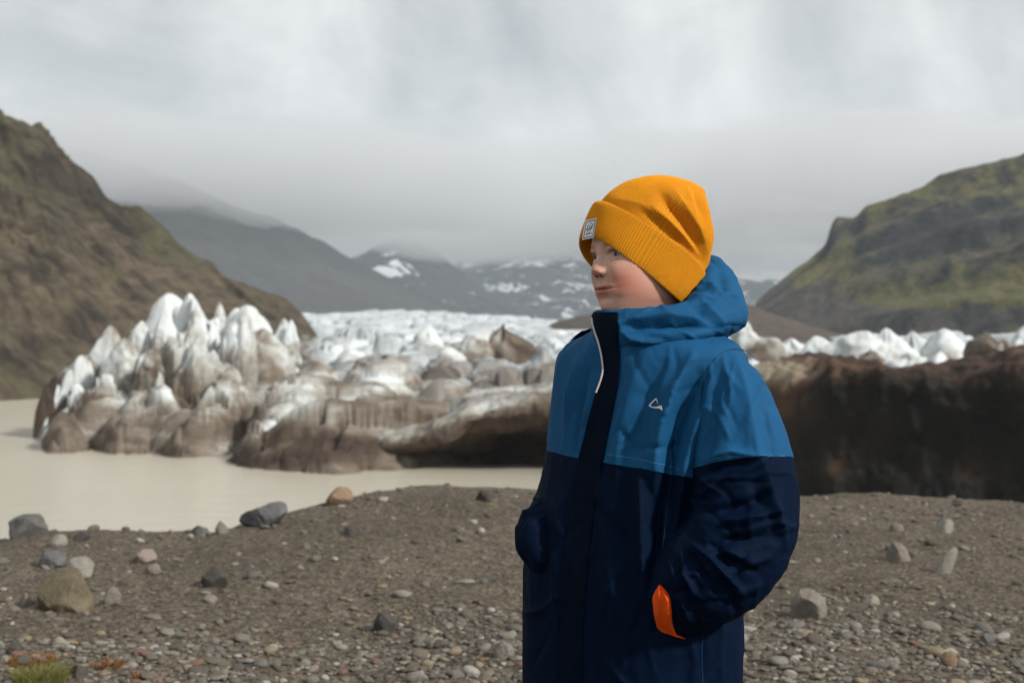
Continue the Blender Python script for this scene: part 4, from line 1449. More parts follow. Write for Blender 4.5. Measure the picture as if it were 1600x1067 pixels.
nose_h = np.interp(zm, [-44, -39, -36, -32, -27, -20, -10, 0, 10, 20], [0, 1.5, 5.5, 12.5, 16.5, 14.5, 9.5, 5, 2.5, 0])
nose_w = np.interp(zm, [-44, -36, -30, -24, -10, 5, 20], [11, 13, 13, 11.5, 9, 8.5, 10])
dsp = nose_h * np.exp(-np.abs(lm / nose_w) ** 2.2)
for s_ in (-1, 1):
    dsp += 5.5 * gz(lm, s_ * 12, 4.6) * gz(zm, -31, 5.5)             # wings of the nose
    dsp -= 3.0 * gz(lm, s_ * 6.0, 3.0) * gz(zm, -36.5, 2.4)           # nostrils
    dsp -= 7.0 * gz(lm, s_ * 29, 15) * gz(zm, 0, 10)                  # eye sockets
    dsp -= 3.0 * gz(lm, s_ * 16, 7) * gz(zm, 2, 9)
    arc = 6.5 * (1 - ((lm - s_ * 30) / 17) ** 2)
    inside = gz(lm, s_ * 30, 14)
    dsp += 5.0 * inside * gz(zm, np.clip(arc, 0, 9) + 3.2, 3.6)       # upper lid
    dsp += 3.4 * inside * gz(zm, -np.clip(arc, 0, 9) * 0.75 - 2.5, 3.2)   # lower lid
    dsp += 2.6 * gz(lm, s_ * 28, 17) * gz(zm, 17, 6.5)                  # brow ridge
    dsp += 4.5 * gz(lm, s_ * 38, 18) * gz(zm, -30, 17)                # cheeks
    dsp += 1.6 * gz(lm, s_ * 25, 5) * gz(zm, -60, 8)                  # beside the mouth corner
    dsp -= 1.8 * gz(lm, s_ * 22.5, 3.2) * gz(zm, -60, 3.5)
lipz = -60 + 0.0035 * lm ** 2 * 0.3
dsp += 4.0 * gz(lm, 0, 19) * gz(zm, lipz + 4.6 - 0.9 * gz(lm, 0, 3), 3.4)
dsp += 4.6 * gz(lm, 0, 16) * gz(zm, lipz - 5.2, 4.2)
dsp -= 3.6 * gz(lm, 0, 21) * gz(zm, lipz, 1.5)
dsp -= 1.0 * gz(lm, 0, 3) * gz(zm, -47, 6)
dsp -= 3.2 * gz(lm, 0, 20) * gz(zm, -76, 5)
dsp += 4.5 * gz(lm, 0, 16) * gz(zm, -91, 9)
fx = fx + dsp / 1000 * frn
lipmask = np.clip(gz(lm, 0, 17.5) * 1.7, 0, 1) * np.clip(gz(zm, lipz + 3.6, 3.6) + gz(zm, lipz - 5, 4.8), 0, 1) * frn
blush = np.clip(gz(np.abs(lm), 46, 26) * gz(zm, -46, 36) * 0.85 + 0.55 * gz(lm, 0, 13) * gz(zm, -26, 10) + 0.25 * gz(np.abs(lm), 52, 18) * gz(zm, -80, 26) + 0.35 * gz(lm, 0, 22) * gz(zm, -88, 14), 0, 1)
freck = np.clip(gz(np.abs(lm), 34, 30) * gz(zm, -24, 26) + gz(lm, 0, 18) * gz(zm, -14, 14), 0, 1)
browm = np.clip(gz(np.abs(lm), 30, 17), 0, 1) * gz(zm, 17 + 2 * gz(np.abs(lm), 34, 8), 3.6) * frn
nost = np.clip(gz(np.abs(lm), 6.2, 3.6) * gz(zm, -37.2, 2.4) * 1.6 + 1.2 * gz(lm, 0, 21) * gz(zm, lipz, 1.1), 0, 1) * frn
lash = np.clip(gz(np.abs(lm), 30, 13) * gz(zm, np.clip(6.0 * (1 - ((np.abs(lm) - 30) / 17) ** 2), 0, 9) + 0.6, 1.5), 0, 1) * frn
yaw_roll = math.radians(-3)
HUr = HU * math.cos(yaw_roll) + HL * math.sin(yaw_roll)
HLr = HL * math.cos(yaw_roll) - HU * math.sin(yaw_roll)
GHd = HC + fx[..., None] * HF + lx[..., None] * HLr + ZZ[..., None] * HUr
m, t, b = new_mat('freckled_skin')
p = objc(t)
n1 = noise(t, p, 28, 4, 0.6)
n2 = noise(t, p, 300, 3, 0.6)
vf = N(t, 'ShaderNodeTexVoronoi')
vf.inputs['Scale'].default_value = 260
vf.inputs['Randomness'].default_value = 1.0
L(t, p, vf.inputs['Vector'])
spots = ramp(t, vf.outputs['Distance'], [(0.12, (1, 1, 1)), (0.42, (0, 0, 0))])
sel = ramp(t, noise(t, p, 190, 2, 0.5), [(0.40, (0, 0, 0)), (0.55, (1, 1, 1))])
c = mixc(t, n1, (0.55, 0.345, 0.255), (0.66, 0.43, 0.33))
c = mixc(t, mth(t, 'MULTIPLY', attr(t, 'blush'), mth(t, 'ADD', 0.35, mth(t, 'MULTIPLY', n1, 0.75)), clamp=True), c, (0.50, 0.125, 0.085))
fm = mth(t, 'MULTIPLY', mth(t, 'MULTIPLY', spots, sel), mth(t, 'MULTIPLY', attr(t, 'freckle'), 1.2), clamp=True)
c = mixc(t, fm, c, (0.34, 0.165, 0.105))
c = mixc(t, mth(t, 'MULTIPLY', attr(t, 'lip'), 0.85, clamp=True), c, (0.46, 0.105, 0.09))
c = mixc(t, mth(t, 'MULTIPLY', attr(t, 'brow'), 0.9, clamp=True), c, (0.22, 0.10, 0.05))
c = mixc(t, mth(t, 'MULTIPLY', attr(t, 'dark'), 0.9, clamp=True), c, (0.09, 0.02, 0.015))
c = mixc(t, mth(t, 'MULTIPLY', attr(t, 'lash'), 0.95, clamp=True), c, (0.08, 0.035, 0.02))
L(t, c, b.inputs['Base Color'])
b.inputs['Roughness'].default_value = 0.55
b.inputs['Specular IOR Level'].default_value = 0.35
b.inputs['Subsurface Weight'].default_value = 0.25
b.inputs['Subsurface Radius'].default_value = (1.0, 0.35, 0.2)
b.inputs['Subsurface Scale'].default_value = 0.010
bump(t, b, n2, 0.15, 0.0006)
M_SKIN = m
body = pgrid('body', GHd, M_SKIN, person, close_u=True, flip=True,
             attrs={'lip': lipmask, 'blush': blush, 'freckle': freck, 'brow': browm, 'dark': nost, 'lash': lash})

m, t, b = new_mat('eye_surface')
p = objc(t)
vm = N(t, 'ShaderNodeVectorMath', operation='LENGTH')
sp = t.nodes.new('ShaderNodeSeparateXYZ')
L(t, p, sp.inputs[0])
cmb = t.nodes.new('ShaderNodeCombineXYZ')
L(t, sp.outputs[0], cmb.inputs[0])
L(t, sp.outputs[2], cmb.inputs[2])
L(t, cmb.outputs[0], vm.inputs[0])
L(t, ramp(t, mth(t, 'MULTIPLY', vm.outputs['Value'], 100), [(0.0, (0.005, 0.005, 0.005)), (0.22, (0.005, 0.005, 0.006)), (0.25, (0.035, 0.045, 0.05)), (0.54, (0.03, 0.04, 0.045)), (0.60, (0.33, 0.29, 0.27))]), b.inputs['Base Color'])
b.inputs['Roughness'].default_value = 0.15
M_EYE = m
for s_ in (-1, 1):
    n_ = 28
    a_ = np.linspace(0, np.pi, n_)
    q_ = np.linspace(0, 2 * np.pi, 2 * n_, endpoint=False)
    A_, Q_ = np.meshgrid(a_, q_)
    R_ = 0.0118
    E = np.stack([R_ * np.sin(A_) * np.cos(Q_), -R_ * np.cos(A_), R_ * np.sin(A_) * np.sin(Q_)], -1)
    eo = grid_obj('eye', E, M_EYE, None, close_u=True)
    gaze = math.radians(62)
    eo.rotation_euler = (0, 0, -gaze)
    eo.location = Vector(HC + 0.0645 * HF + s_ * 0.030 * HLr + 0.0005 * HUr) - PLOC
    eo.parent = person

# ------------------------------------------------------------------ beanie
M_KNIT, t, b = new_mat('orange_knit')
uvn = N(t, 'ShaderNodeUVMap')
uvn.uv_map = 'UVMap'
pk = objc(t)
kn = noise(t, pk, 330, 4, 0.75)
kn2 = noise(t, pk, 25, 4, 0.6)
wv = N(t, 'ShaderNodeTexWave', wave_type='BANDS', bands_direction='Y')
wv.inputs['Scale'].default_value = 42
wv.inputs['Distortion'].default_value = 1.2
wv.inputs['Detail'].default_value = 1
L(t, uvn.outputs[0], wv.inputs['Vector'])
c = mixc(t, kn2, (0.72, 0.26, 0.008), (0.86, 0.335, 0.010))
c = mixc(t, attr(t, 'rib'), mixc(t, 1.0, c, (0.82, 0.75, 0.75), 'MULTIPLY'), c)
c = mixc(t, mth(t, 'MULTIPLY', kn, 0.4), c, (0.88, 0.40, 0.03))
L(t, c, b.inputs['Base Color'])
b.inputs['Roughness'].default_value = 0.95
b.inputs['Specular IOR Level'].default_value = 0.1
b.inputs['Sheen Weight'].default_value = 0.35
b.inputs['Sheen Tint'].default_value = (1.0, 0.55, 0.12, 1)
nb = bump(t, None, wv.outputs['Fac'], 0.5, 0.0012)
bump(t, b, kn, 0.9, 0.0022, nb)

BC = np.array([float(xpx(1013)), Y0 - 0.002, float(zpx(375))])
BT = np.array([0.835, 0, -0.55])
BS = np.array([0.55, 0, 0.835])
BD = np.array([0, 1.0, 0])
NR = 150
nb_ = NR * 7
bth = np.linspace(0, 2 * np.pi, nb_, endpoint=False)
rib = np.cos(bth * NR)
rib_s = np.sign(rib) * np.abs(rib) ** 0.7


def hat_ring(t0, t1, dd, s_near, s_far, s_tip, ex=2.1, bow=1.0, lean=0.0):
    """one ring of the hat; t0..t1 px across the picture, dd depth half extent m"""
    c, s = np.cos(bth), np.sin(bth)          # c: +t (back), s: +depth (far side)
    e = 2 / ex
    tt_ = (t0 + t1) / 2 + (t1 - t0) / 2 * np.sign(c) * np.abs(c) ** e
    dp = dd * np.sign(s) * np.abs(s) ** e
    dp = np.where(s < 0, dp * (0.985 + 0.13 * np.clip(-c, 0, 1) * np.abs(s)), dp)
    ssn = s_tip + np.where(s < 0, (s_near - s_tip) * np.abs(s) ** bow, (s_far - s_tip) * np.abs(s) ** bow)
    ssn = ssn - np.where(s < 0, lean * c * np.abs(s), 0)
    return BC + (tt_ / SCL)[:, None] * BT + (ssn / SCL)[:, None] * BS + dp[:, None] * BD


# crown
CR = [  # s, t0, t1, depth
    (-20, -93, 96, .080), (0, -94, 99, .084), (14, -93.5, 99.5, .087), (37, -88, 91, .088), (55, -79, 83, .086), (70, -66, 72, .080), (84, -51, 59, .070), (96, -34, 46, .056), (105, -15, 36, .040), (111, 2, 30, .022), (113.5, 12, 22, .006)]
sC = np.array([c_[0] for c_ in CR], float)
rows = np.concatenate([np.linspace(-20, 60, 50)[:-1], np.linspace(60, 113.5, 60)])
GC = np.stack([hat_ring(catmull(sC, [c_[1] for c_ in CR], np.array([r0]))[0], catmull(sC, [c_[2] for c_ in CR], np.array([r0]))[0],
                        catmull(sC, [c_[3] for c_ in CR], np.array([r0]))[0], r0 + 6 * max(0, 1 - r0 / 90), r0 - 10 * max(0, 1 - r0 / 90), r0, 2.4) for r0 in rows], 1)
HAT_FOLDS = [
    ([(1030, 300), (1046, 322), (1068, 346), (1092, 384), (1104, 412)], 8, -0.013),
    ([(1052, 296), (1072, 326), (1092, 356), (1106, 392)], 8, 0.007),
    ([(1006, 330), (1034, 352), (1066, 380), (1096, 412)], 7, -0.008),
    ([(1018, 322), (1046, 345), (1074, 374), (1098, 404)], 6, 0.006),
    ([(1086, 292), (1090, 315), (1100, 338)], 6, -0.006),
    ([(960, 310), (1000, 318), (1040, 345)], 9, 0.003),
    ([(1070, 290), (1078, 310), (1086, 335)], 7, 0.004),
]
GC = crease(GC, [(a_, b_ * 1.2, c_ * 0.72) for a_, b_, c_ in HAT_FOLDS])
GC = rumple(GC, 0.003, 0.06, 140, (1, 1, 1))
nC = grid_normals(GC, True)
sg = np.sign(np.sum(nC * (GC - GC.reshape(-1, 3).mean(0)), -1).mean())
fade = np.clip((113.5 - rows) / 25, 0.0, 1)[None, :, None]
GC = GC + nC * sg * (0.0006 * rib_s)[:, None, None] * fade
hat = empty('beanie', (0, 0, 0))
hat.parent = person
uvC = np.stack(np.broadcast_arrays((bth / (2 * np.pi))[:, None], (rows / 100)[None, :]), -1)
crown = pgrid('crown', GC, M_KNIT, hat, close_u=True, uv=uvC, attrs={'rib': np.broadcast_to((rib_s * 0.5 + 0.5)[:, None], GC.shape[:2])})

# cuff: folded band with a rounded top edge, open below
CF = [  # position s (near, far, tip), t0, t1, depth, outward offset m
    (-10, -26, -14, -91, 93, .082, 0.0),
    (2, -18, -6, -94, 97, .084, 0.0),
    (9, -14, 1, -97, 100, .087, 0.0),
    (10.5, -12, 2, -99.5, 101.5, .0895, 0.0),
    (9, -14, 0.5, -101.5, 103.5, .0915, 0.0),
    (2, -20, -6, -102, 104, .092, 0.0),
    (-17, -40, -24, -99.5, 103, .0915, 0.0),
    (-36, -62, -40, -96, 101, .090, 0.0),
    (-47, -78, -51, -92.5, 98.5, .088, 0.0),
    (-50, -83, -55, -90, 97, .0865, 0.0),
    (-49.5, -82, -54, -87, 95, .0845, 0.0),
    (-42, -74, -46, -85, 93, .083, 0.0),
    (-15, -45, -25, -85, 92, .081, 0.0)]
CFa = np.array(CF)
kq = np.linspace(0, len(CF) - 1, 100)
GQ = []
for x in kq:
    r0 = [catmull(np.arange(len(CF), dtype=float), CFa[:, c_], np.array([x]))[0] for c_ in range(6)]
    GQ.append(hat_ring(r0[3], r0[4], r0[5], r0[0], r0[1], r0[2], 2.45, 1.1, 8.0 * float(sstep(4.5, 8.5, x)) * float(sstep(13.5, 11, x))))
GQ = np.stack(GQ, 1)
GQ = rumple(GQ, 0.0022, 0.07, 150, (1, 1, 1))
nQ = grid_normals(GQ, True)
outw = GQ - (BC + ((GQ - BC) @ BS)[..., None] * BS)
sg = np.sign(np.sum(nQ * outw, -1))
mid = (sstep(2.0, 3.2, kq) * sstep(10.2, 9.0, kq))[None, :, None]
GQ = GQ + outw / np.linalg.norm(outw, axis=-1, keepdims=True) * (0.00065 * rib_s)[:, None, None] * mid
uvQ = np.stack(np.broadcast_arrays((bth / (2 * np.pi))[:, None], (kq / 12)[None, :]), -1)
cuff = pgrid('cuff', GQ, M_KNIT, hat, close_u=True, uv=uvQ, attrs={'rib': np.broadcast_to((rib_s * 0.5 + 0.5)[:, None], GQ.shape[:2])})

# woven label on the cuff
bv_cuff = bvh_of([cuff])


def quad_uv(c4, nu, nv, x0=0, x1=1, y0=0, y1=1):
    X_, Y_ = np.meshgrid(np.linspace(x0, x1, nu), np.linspace(y0, y1, nv), indexing='ij')
    c4 = np.array(c4, float)
    return ((1 - X_) * (1 - Y_))[..., None] * c4[0] + (X_ * (1 - Y_))[..., None] * c4[1] + (X_ * Y_)[..., None] * c4[2] + ((1 - X_) * Y_)[..., None] * c4[3]


Q4 = [(914.5, 345), (932.5, 340.5), (927.5, 371.5), (909.5, 375)]


_hs = []
for _u in np.linspace(911, 945, 24):
    for _v in np.linspace(338, 374, 24):
        h_, n_ = hit(bv_cuff, _u, _v)
        if h_ is not None and n_[1] < -0.15:
            _hs.append((_u - 920, _v - 355, h_[1]))
_hs = np.array(_hs)
_hs = _hs[_hs[:, 2] < np.median(_hs[:, 2]) + 0.03]
_bas = lambda u, v: np.stack([np.ones_like(u), u, v, u * u, u * v], -1)
_cf, *_ = np.linalg.lstsq(_bas(_hs[:, 0], _hs[:, 1]), _hs[:, 2], rcond=None)


def label_G(uv, off):
    return P(uv[..., 0], uv[..., 1], _bas(uv[..., 0] - 920, uv[..., 1] - 355) @ _cf - off)


def patch(x0, x1, y0, y1, off, name, mat, par, nu=8, nv=8, sm=3):
    return pgrid(name, label_G(quad_uv(Q4, nu, nv, x0, x1, y0, y1), off), mat, par)


label_o = patch(0, 1, 0, 1, 0.0045, 'woven_label', M_WHITE, hat, 12, 12, 4)
tagmarks = [(0.08, 0.92, 0.06, 0.105), (0.08, 0.92, 0.895, 0.94), (0.08, 0.135, 0.06, 0.94), (0.865, 0.92, 0.06, 0.94),
            (0.20, 0.62, 0.47, 0.53), (0.60, 0.70, 0.36, 0.52), (0.30, 0.36, 0.26, 0.46), (0.44, 0.66, 0.20, 0.235), (0.70, 0.76, 0.24, 0.40), (0.46, 0.52, 0.30, 0.42),
            (0.30, 0.42, 0.58, 0.625), (0.50, 0.62, 0.57, 0.615), (0.26, 0.34, 0.70, 0.79), (0.40, 0.48, 0.68, 0.80), (0.54, 0.62, 0.69, 0.79), (0.68, 0.74, 0.70, 0.78)]
V, Fc = [], []
for x0, x1, y0, y1 in tagmarks:
    uvq = quad_uv(Q4, 4, 4, x0, x1, y0, y1)
    G = label_G(uvq, 0.0053)
    k0 = len(V)
    V += list(G.reshape(-1, 3))
    Fc += [[a + k0 for a in q_] for q_ in grid_faces(4, 4).tolist()]
pmesh('label_print', V, Fc, M_INK, hat, smooth=False)

# ------------------------------------------------------------------ legs below the frame
gz0 = float(ground_z(xpx(990), Y0))
for s_ in (-1, 1):
    hip = np.array([xpx(990), Y0, float(zpx(1270))]) + s_ * 0.085 * LFT
    an = np.array([xpx(990), Y0, gz0 + 0.10]) + s_ * 0.095 * LFT
    kn_ = (hip + an) / 2 + 0.02 * FWD
    pts = [hip + np.array([0, 0, 0.12]), hip, kn_ + np.array([0, 0, 0.08]), kn_, an + np.array([0, 0, 0.12]), an]
    G, _ = tube(pts, [(.088, .088), (.086, .086), (.066, .068), (.062, .064), (.058, .06), (.06, .062)], nu=48, nv=80, ref=(0, 1, 0))
    G = rumple(G, 0.006, 0.07, 160 + s_, (1, 1, 0.8))
    pgrid('trouser_leg', G, M_TROUSER, person, close_u=True)
    bt = [an + np.array([0, 0, 0.03]), an - np.array([0, 0, 0.03]) + 0.01 * FWD, an + np.array([0, 0, -0.065]) + 0.06 * FWD, an + np.array([0, 0, -0.07]) + 0.13 * FWD, an + np.array([0, 0, -0.075]) + 0.165 * FWD]
    G, _ = tube(bt, [(.052, .05), (.052, .052), (.044, .048), (.036, .042), (.008, .01)], nu=36, nv=40, ref=tuple(LFT))
    pgrid('boot', G, M_RUBBER, person, close_u=True)
# ================================================================== stones on the bank
def ico(sub):
    t_ = (1 + 5 ** 0.5) / 2
    V = [np.array(v, float) / math.sqrt(1 + t_ * t_) for v in [(-1, t_, 0), (1, t_, 0), (-1, -t_, 0), (1, -t_, 0), (0, -1, t_), (0, 1, t_), (0, -1, -t_), (0, 1, -t_), (t_, 0, -1), (t_, 0, 1), (-t_, 0, -1), (-t_, 0, 1)]]
    Fc = [(0, 11, 5), (0, 5, 1), (0, 1, 7), (0, 7, 10), (0, 10, 11), (1, 5, 9), (5, 11, 4), (11, 10, 2), (10, 7, 6), (7, 1, 8), (3, 9, 4), (3, 4, 2), (3, 2, 6), (3, 6, 8), (3, 8, 9), (4, 9, 5), (2, 4, 11), (6, 2, 10), (8, 6, 7), (9, 8, 1)]
    for _ in range(sub):
        cache, F2 = {}, []

        def mid(a, b_):
            k = (min(a, b_), max(a, b_))
            if k not in cache:
                m_ = V[a] + V[b_]
                V.append(m_ / np.linalg.norm(m_))
                cache[k] = len(V) - 1
            return cache[k]
        for a, b_, c in Fc:
            x, y, z = mid(a, b_), mid(b_, c), mid(c, a)
            F2 += [(a, x, z), (b_, y, x), (c, z, y), (x, y, z)]
        Fc = F2
    return np.array(V), np.array(Fc)


def stone_shape(sub, seed, cuts=7, soft=0.12, rough=0.10):
    V, Fc = ico(sub)
    r = np.random.default_rng(seed)
    out = V.copy()
    for _ in range(cuts):                      # plane the sphere down to worn facets
        d = r.normal(size=3)
        d /= np.linalg.norm(d)
        lim = r.uniform(0.48, 0.85)
        x = out @ d
        over = np.clip(x - lim, 0, None)
        out -= d[None, :] * (over * (1 - soft))[:, None]
    out *= (1 + rough * fbm(V * 1.6 + seed * 1.3, 4, seed))[:, None]
    if sub >= 3:
        out *= (1 + rough * 0.5 * fbm(V * 5 + seed, 4, seed + 3))[:, None]
    return out, Fc


def stone_mat(name, lo, hi, sc=14):
    m, t, b = new_mat(name)
    p = objc(t)
    n1 = noise(t, p, sc, 6, 0.65, 0.4)
    n2 = noise(t, p, sc * 8, 4, 0.7)
    c = mixc(t, ramp(t, n1, [(0.3, (0, 0, 0)), (0.7, (1, 1, 1))]), lo, hi)
    c = mixc(t, 0.6, c, mixc(t, 1.0, c, ramp(t, n2, [(0.3, (0.5, 0.5, 0.5)), (0.7, (1.45, 1.45, 1.45))]), 'MULTIPLY'))
    L(t, c, b.inputs['Base Color'])
    b.inputs['Roughness'].default_value = 0.9
    bump(t, b, n2, 0.6, 0.01)
    return m


SM = {
    'grey': stone_mat('grey_stone', (0.085, 0.08, 0.074), (0.15, 0.144, 0.134)),
    'blue': stone_mat('blue_grey_stone', (0.085, 0.084, 0.084), (0.145, 0.145, 0.146)),
    'tan': stone_mat('tan_stone', (0.19, 0.13, 0.08), (0.27, 0.19, 0.12)),
    'brown': stone_mat('brown_stone', (0.105, 0.085, 0.055), (0.17, 0.138, 0.09)),
    'pale': stone_mat('pale_stone', (0.19, 0.178, 0.15), (0.28, 0.262, 0.22)),
    'dark': stone_mat('dark_stone', (0.045, 0.04, 0.036), (0.09, 0.08, 0.07)),
    'pink': stone_mat('pinkish_stone', (0.21, 0.165, 0.14), (0.28, 0.225, 0.19)),
    'warm': stone_mat('warm_grey_stone', (0.15, 0.13, 0.11), (0.23, 0.20, 0.17)),
}
BOULDERS = [  # u, v of the base, width px, height px, colour, tilt deg, label
    (32, 840, 62, 31, 'grey', 0, 'rounded dark grey boulder on the bank edge at far left against the water', 3),
    (412, 822, 82, 30, 'blue', -13, 'long bluish grey slab on the bank edge against the silty water', 9),
    (529, 785, 44, 22, 'tan', 0, 'tan block of stone on the bank crest beside the water', 5),
    (346, 833, 22, 18, 'warm', 0, 'small upright stone on the bank edge left of the long bluish slab', 12),
    (313, 836, 34, 13, 'grey', 0, 'low flat grey stone on the bank edge between bank dip and upright stone', 14),
    (97, 955, 92, 62, 'brown', 8, 'large brown angular boulder on the gravel at lower left', 21),
    (124, 902, 42, 28, 'pale', 5, 'pale smooth stone touching the back of the large brown boulder', 33),
    (330, 918, 44, 28, 'dark', -4, 'dark angular stone alone on the brown gravel slope at left', 35),
    (88, 853, 30, 17, 'pale', 0, 'pale flat stone behind the large brown boulder near the bank edge', 41),
    (128, 844, 26, 14, 'dark', 0, 'small dark stone near the bank edge right of the far left boulder', 43),
    (174, 944, 27, 24, 'warm', 20, 'flat pale grey stone standing right of the large brown boulder', 47),
    (40, 946, 24, 16, 'warm', 0, 'small grey stone left of the large brown boulder', 49),
    (78, 886, 44, 22, 'blue', 0, 'flat bluish grey stone above the large brown boulder', 51),
    (224, 880, 36, 20, 'pink', -8, 'flat pinkish stone lying on the slope right of the pale smooth stone', 53),
    (238, 897, 26, 14, 'warm', 0, 'small warm grey stone in front of the flat pinkish stone', 55),
    (597, 990, 38, 30, 'dark', 0, 'dark jagged stone standing out of the pebbles left of the child', 57),
    (755, 783, 28, 17, 'dark', 0, 'dark stone near the mound crest left of the jacket', 59),
    (548, 838, 34, 14, 'dark', -5, 'low dark stone half buried in the mound face', 60),
    (1266, 966, 56, 40, 'warm', 0, 'rounded grey boulder half buried right of the child', 61),
    (1405, 878, 40, 32, 'warm', -25, 'grey brown wedge of stone leaning on the right hand slope', 63),
    (1479, 895, 24, 42, 'pale', 32, 'pale oblong stone tilted up on the right hand slope', 67),
    (1480, 832, 32, 19, 'pale', 0, 'pale rounded stone high on the right hand slope', 69),
    (1361, 944, 30, 13, 'pale', 0, 'small pale oval stone on the slope below the leaning wedge', 71),
    (1402, 830, 22, 12, 'warm', 0, 'small grey stone high on the right hand slope left of the pale rounded one', 73),
    (1546, 1008, 26, 14, 'grey', 0, 'low grey stone at the edge of the pebbles at far right', 75),
    (1487, 1040, 30, 22, 'tan', 0, 'tan cobble among the pebbles at lower right', 77),
    (20, 1020, 30, 20, 'dark', 0, 'dark cobble beside the orange moss at lower left', 79),
    (120, 1060, 36, 18, 'dark', 0, 'dark wet looking cobble at the bottom edge right of the grass tuft', 81),
    (785, 1030, 34, 26, 'warm', 0, 'grey cobble at the bottom of the pebbles just left of the jacket', 83),
    (90, 1010, 30, 14, 'pale', 0, 'pale oval cobble beside the orange moss patches', 85),
]
for i, (u, v, wp, hp, colr, tilt, lab, sd) in enumerate(BOULDERS):
    g = on_ground(u, v)
    px = FPX / g[1]
    hard = colr in ('dark', 'brown', 'blue', 'grey')
    V, Fc = stone_shape(4, sd + 1, 13 if hard else 8, 0.04 if hard else 0.2, 0.12)
    ext = np.ptp(V, axis=0)
    w, h = wp / px, hp / px
    V = V / ext * np.array([w, w * 0.8, h * 1.6])
    a = math.radians(tilt)
    V = V @ np.array([[math.cos(a), 0, -math.sin(a)], [0, 1, 0], [math.sin(a), 0, math.cos(a)]])
    zmin = V[:, 2].min()
    V[:, 2] -= zmin + 0.52 * h
    o = mesh_obj('boulder' if wp > 35 else 'stone', V, Fc, SM[colr])
    o.location = (g[0], g[1] + 0.25 * w, float(ground_z(g[0], g[1] + 0.25 * w)))
    tag(o, lab, 'stone', 'loose stones on the gravel bank')

# ---- pebbles: the largest as single pieces of the ground, the rest as one mass
m, t, b = new_mat('mixed_pebbles')
geo = t.nodes.new('ShaderNodeNewGeometry')
oi = t.nodes.new('ShaderNodeObjectInfo')
rn = mth(t, 'FRACT', mth(t, 'ADD', geo.outputs['Random Per Island'], oi.outputs['Random']))
cl_ = ramp(t, rn, [(0.0, (0.085, 0.072, 0.058)), (0.12, (0.12, 0.102, 0.08)), (0.26, (0.145, 0.128, 0.105)), (0.36, (0.10, 0.084, 0.065)), (0.48, (0.175, 0.158, 0.132)), (0.58, (0.125, 0.112, 0.096)),
                   (0.67, (0.15, 0.088, 0.064)), (0.70, (0.20, 0.185, 0.158)), (0.78, (0.11, 0.10, 0.088)), (0.86, (0.20, 0.158, 0.105)), (0.92, (0.29, 0.27, 0.235)), (0.97, (0.12, 0.118, 0.10))], 'CONSTANT')
pn = noise(t, pos(t), 120, 4, 0.6)
L(t, mixc(t, 0.7, cl_, mixc(t, 1.0, cl_, ramp(t, pn, [(0.3, (0.55, 0.55, 0.55)), (0.7, (1.35, 1.35, 1.35))]), 'MULTIPLY')), b.inputs['Base Color'])
b.inputs['Roughness'].default_value = 0.85
bump(t, b, pn, 0.4, 0.003)
M_PEB = m

shapes = [stone_shape(2, 500 + k, 5, 0.3, 0.12) for k in range(7)]
r = np.random.default_rng(77)


def scatter(n, y0, y1, rmu, rsig, rmin, rmax, keep):
    Y = np.sqrt(r.uniform(y0 ** 2, y1 ** 2, n))
    U = r.uniform(-330, 1930, n)
    X = (U - U0) / FPX * Y
    k = keep(X, Y) > r.uniform(0, 1, n)
    X, Y = X[k], Y[k]
    R = np.clip(np.exp(r.normal(math.log(rmu), rsig, len(X))), rmin, rmax)
    return np.stack([X, Y, R], -1)


def gravel_edge(X, Y):
    q = np.stack([X, Y, 0 * X], -1)
    return sstep(7.1, 5.9, Y + 0.9 * fbm(q * 1.1, 3, 91))


A1 = scatter(20500, 4.35, 7.4, 0.0098, 0.48, 0.004, 0.038, lambda X, Y: 0.05 + 0.95 * gravel_edge(X, Y))
A2 = scatter(6900, 5.6, 11.4, 0.0085, 0.6, 0.004, 0.04, lambda X, Y: 0.35 + 0.5 * np.clip(fbm(np.stack([X, Y, 0 * X], -1) * 1.4, 3, 95) + 0.3, 0, 1))
A = np.concatenate([A1, A2])
ang = A[:, 2] / A[:, 1]
A = A[np.argsort(-ang)]
NB = 300
ROT = r.uniform(0, 2 * np.pi, len(A))
SQ = np.stack([r.uniform(0.85, 1.5, len(A)), r.uniform(0.8, 1.1, len(A)), r.uniform(0.4, 0.75, len(A))], -1)
KS = r.integers(0, len(shapes), len(A))
GZ = ground_z(A[:, 0], A[:, 1])
TL = r.uniform(-0.35, 0.35, len(A))
meshes = []
for V, Fc in shapes:
    o = mesh_obj('pebble', V, Fc, M_PEB)
    meshes.append(o.data)
    bpy.data.objects.remove(o)
for i in range(NB):
    o = bpy.data.objects.new('pebble', meshes[KS[i]])
    s_ = A[i, 2] * SQ[i]
    o.location = (A[i, 0], A[i, 1], GZ[i] + s_[2] * 0.35)
    o.rotation_euler = (TL[i], TL[i] * 0.6, ROT[i])
    o.scale = s_
    COL.objects.link(o)
    o.parent = ground
VV, FF, k0 = [], [], 0
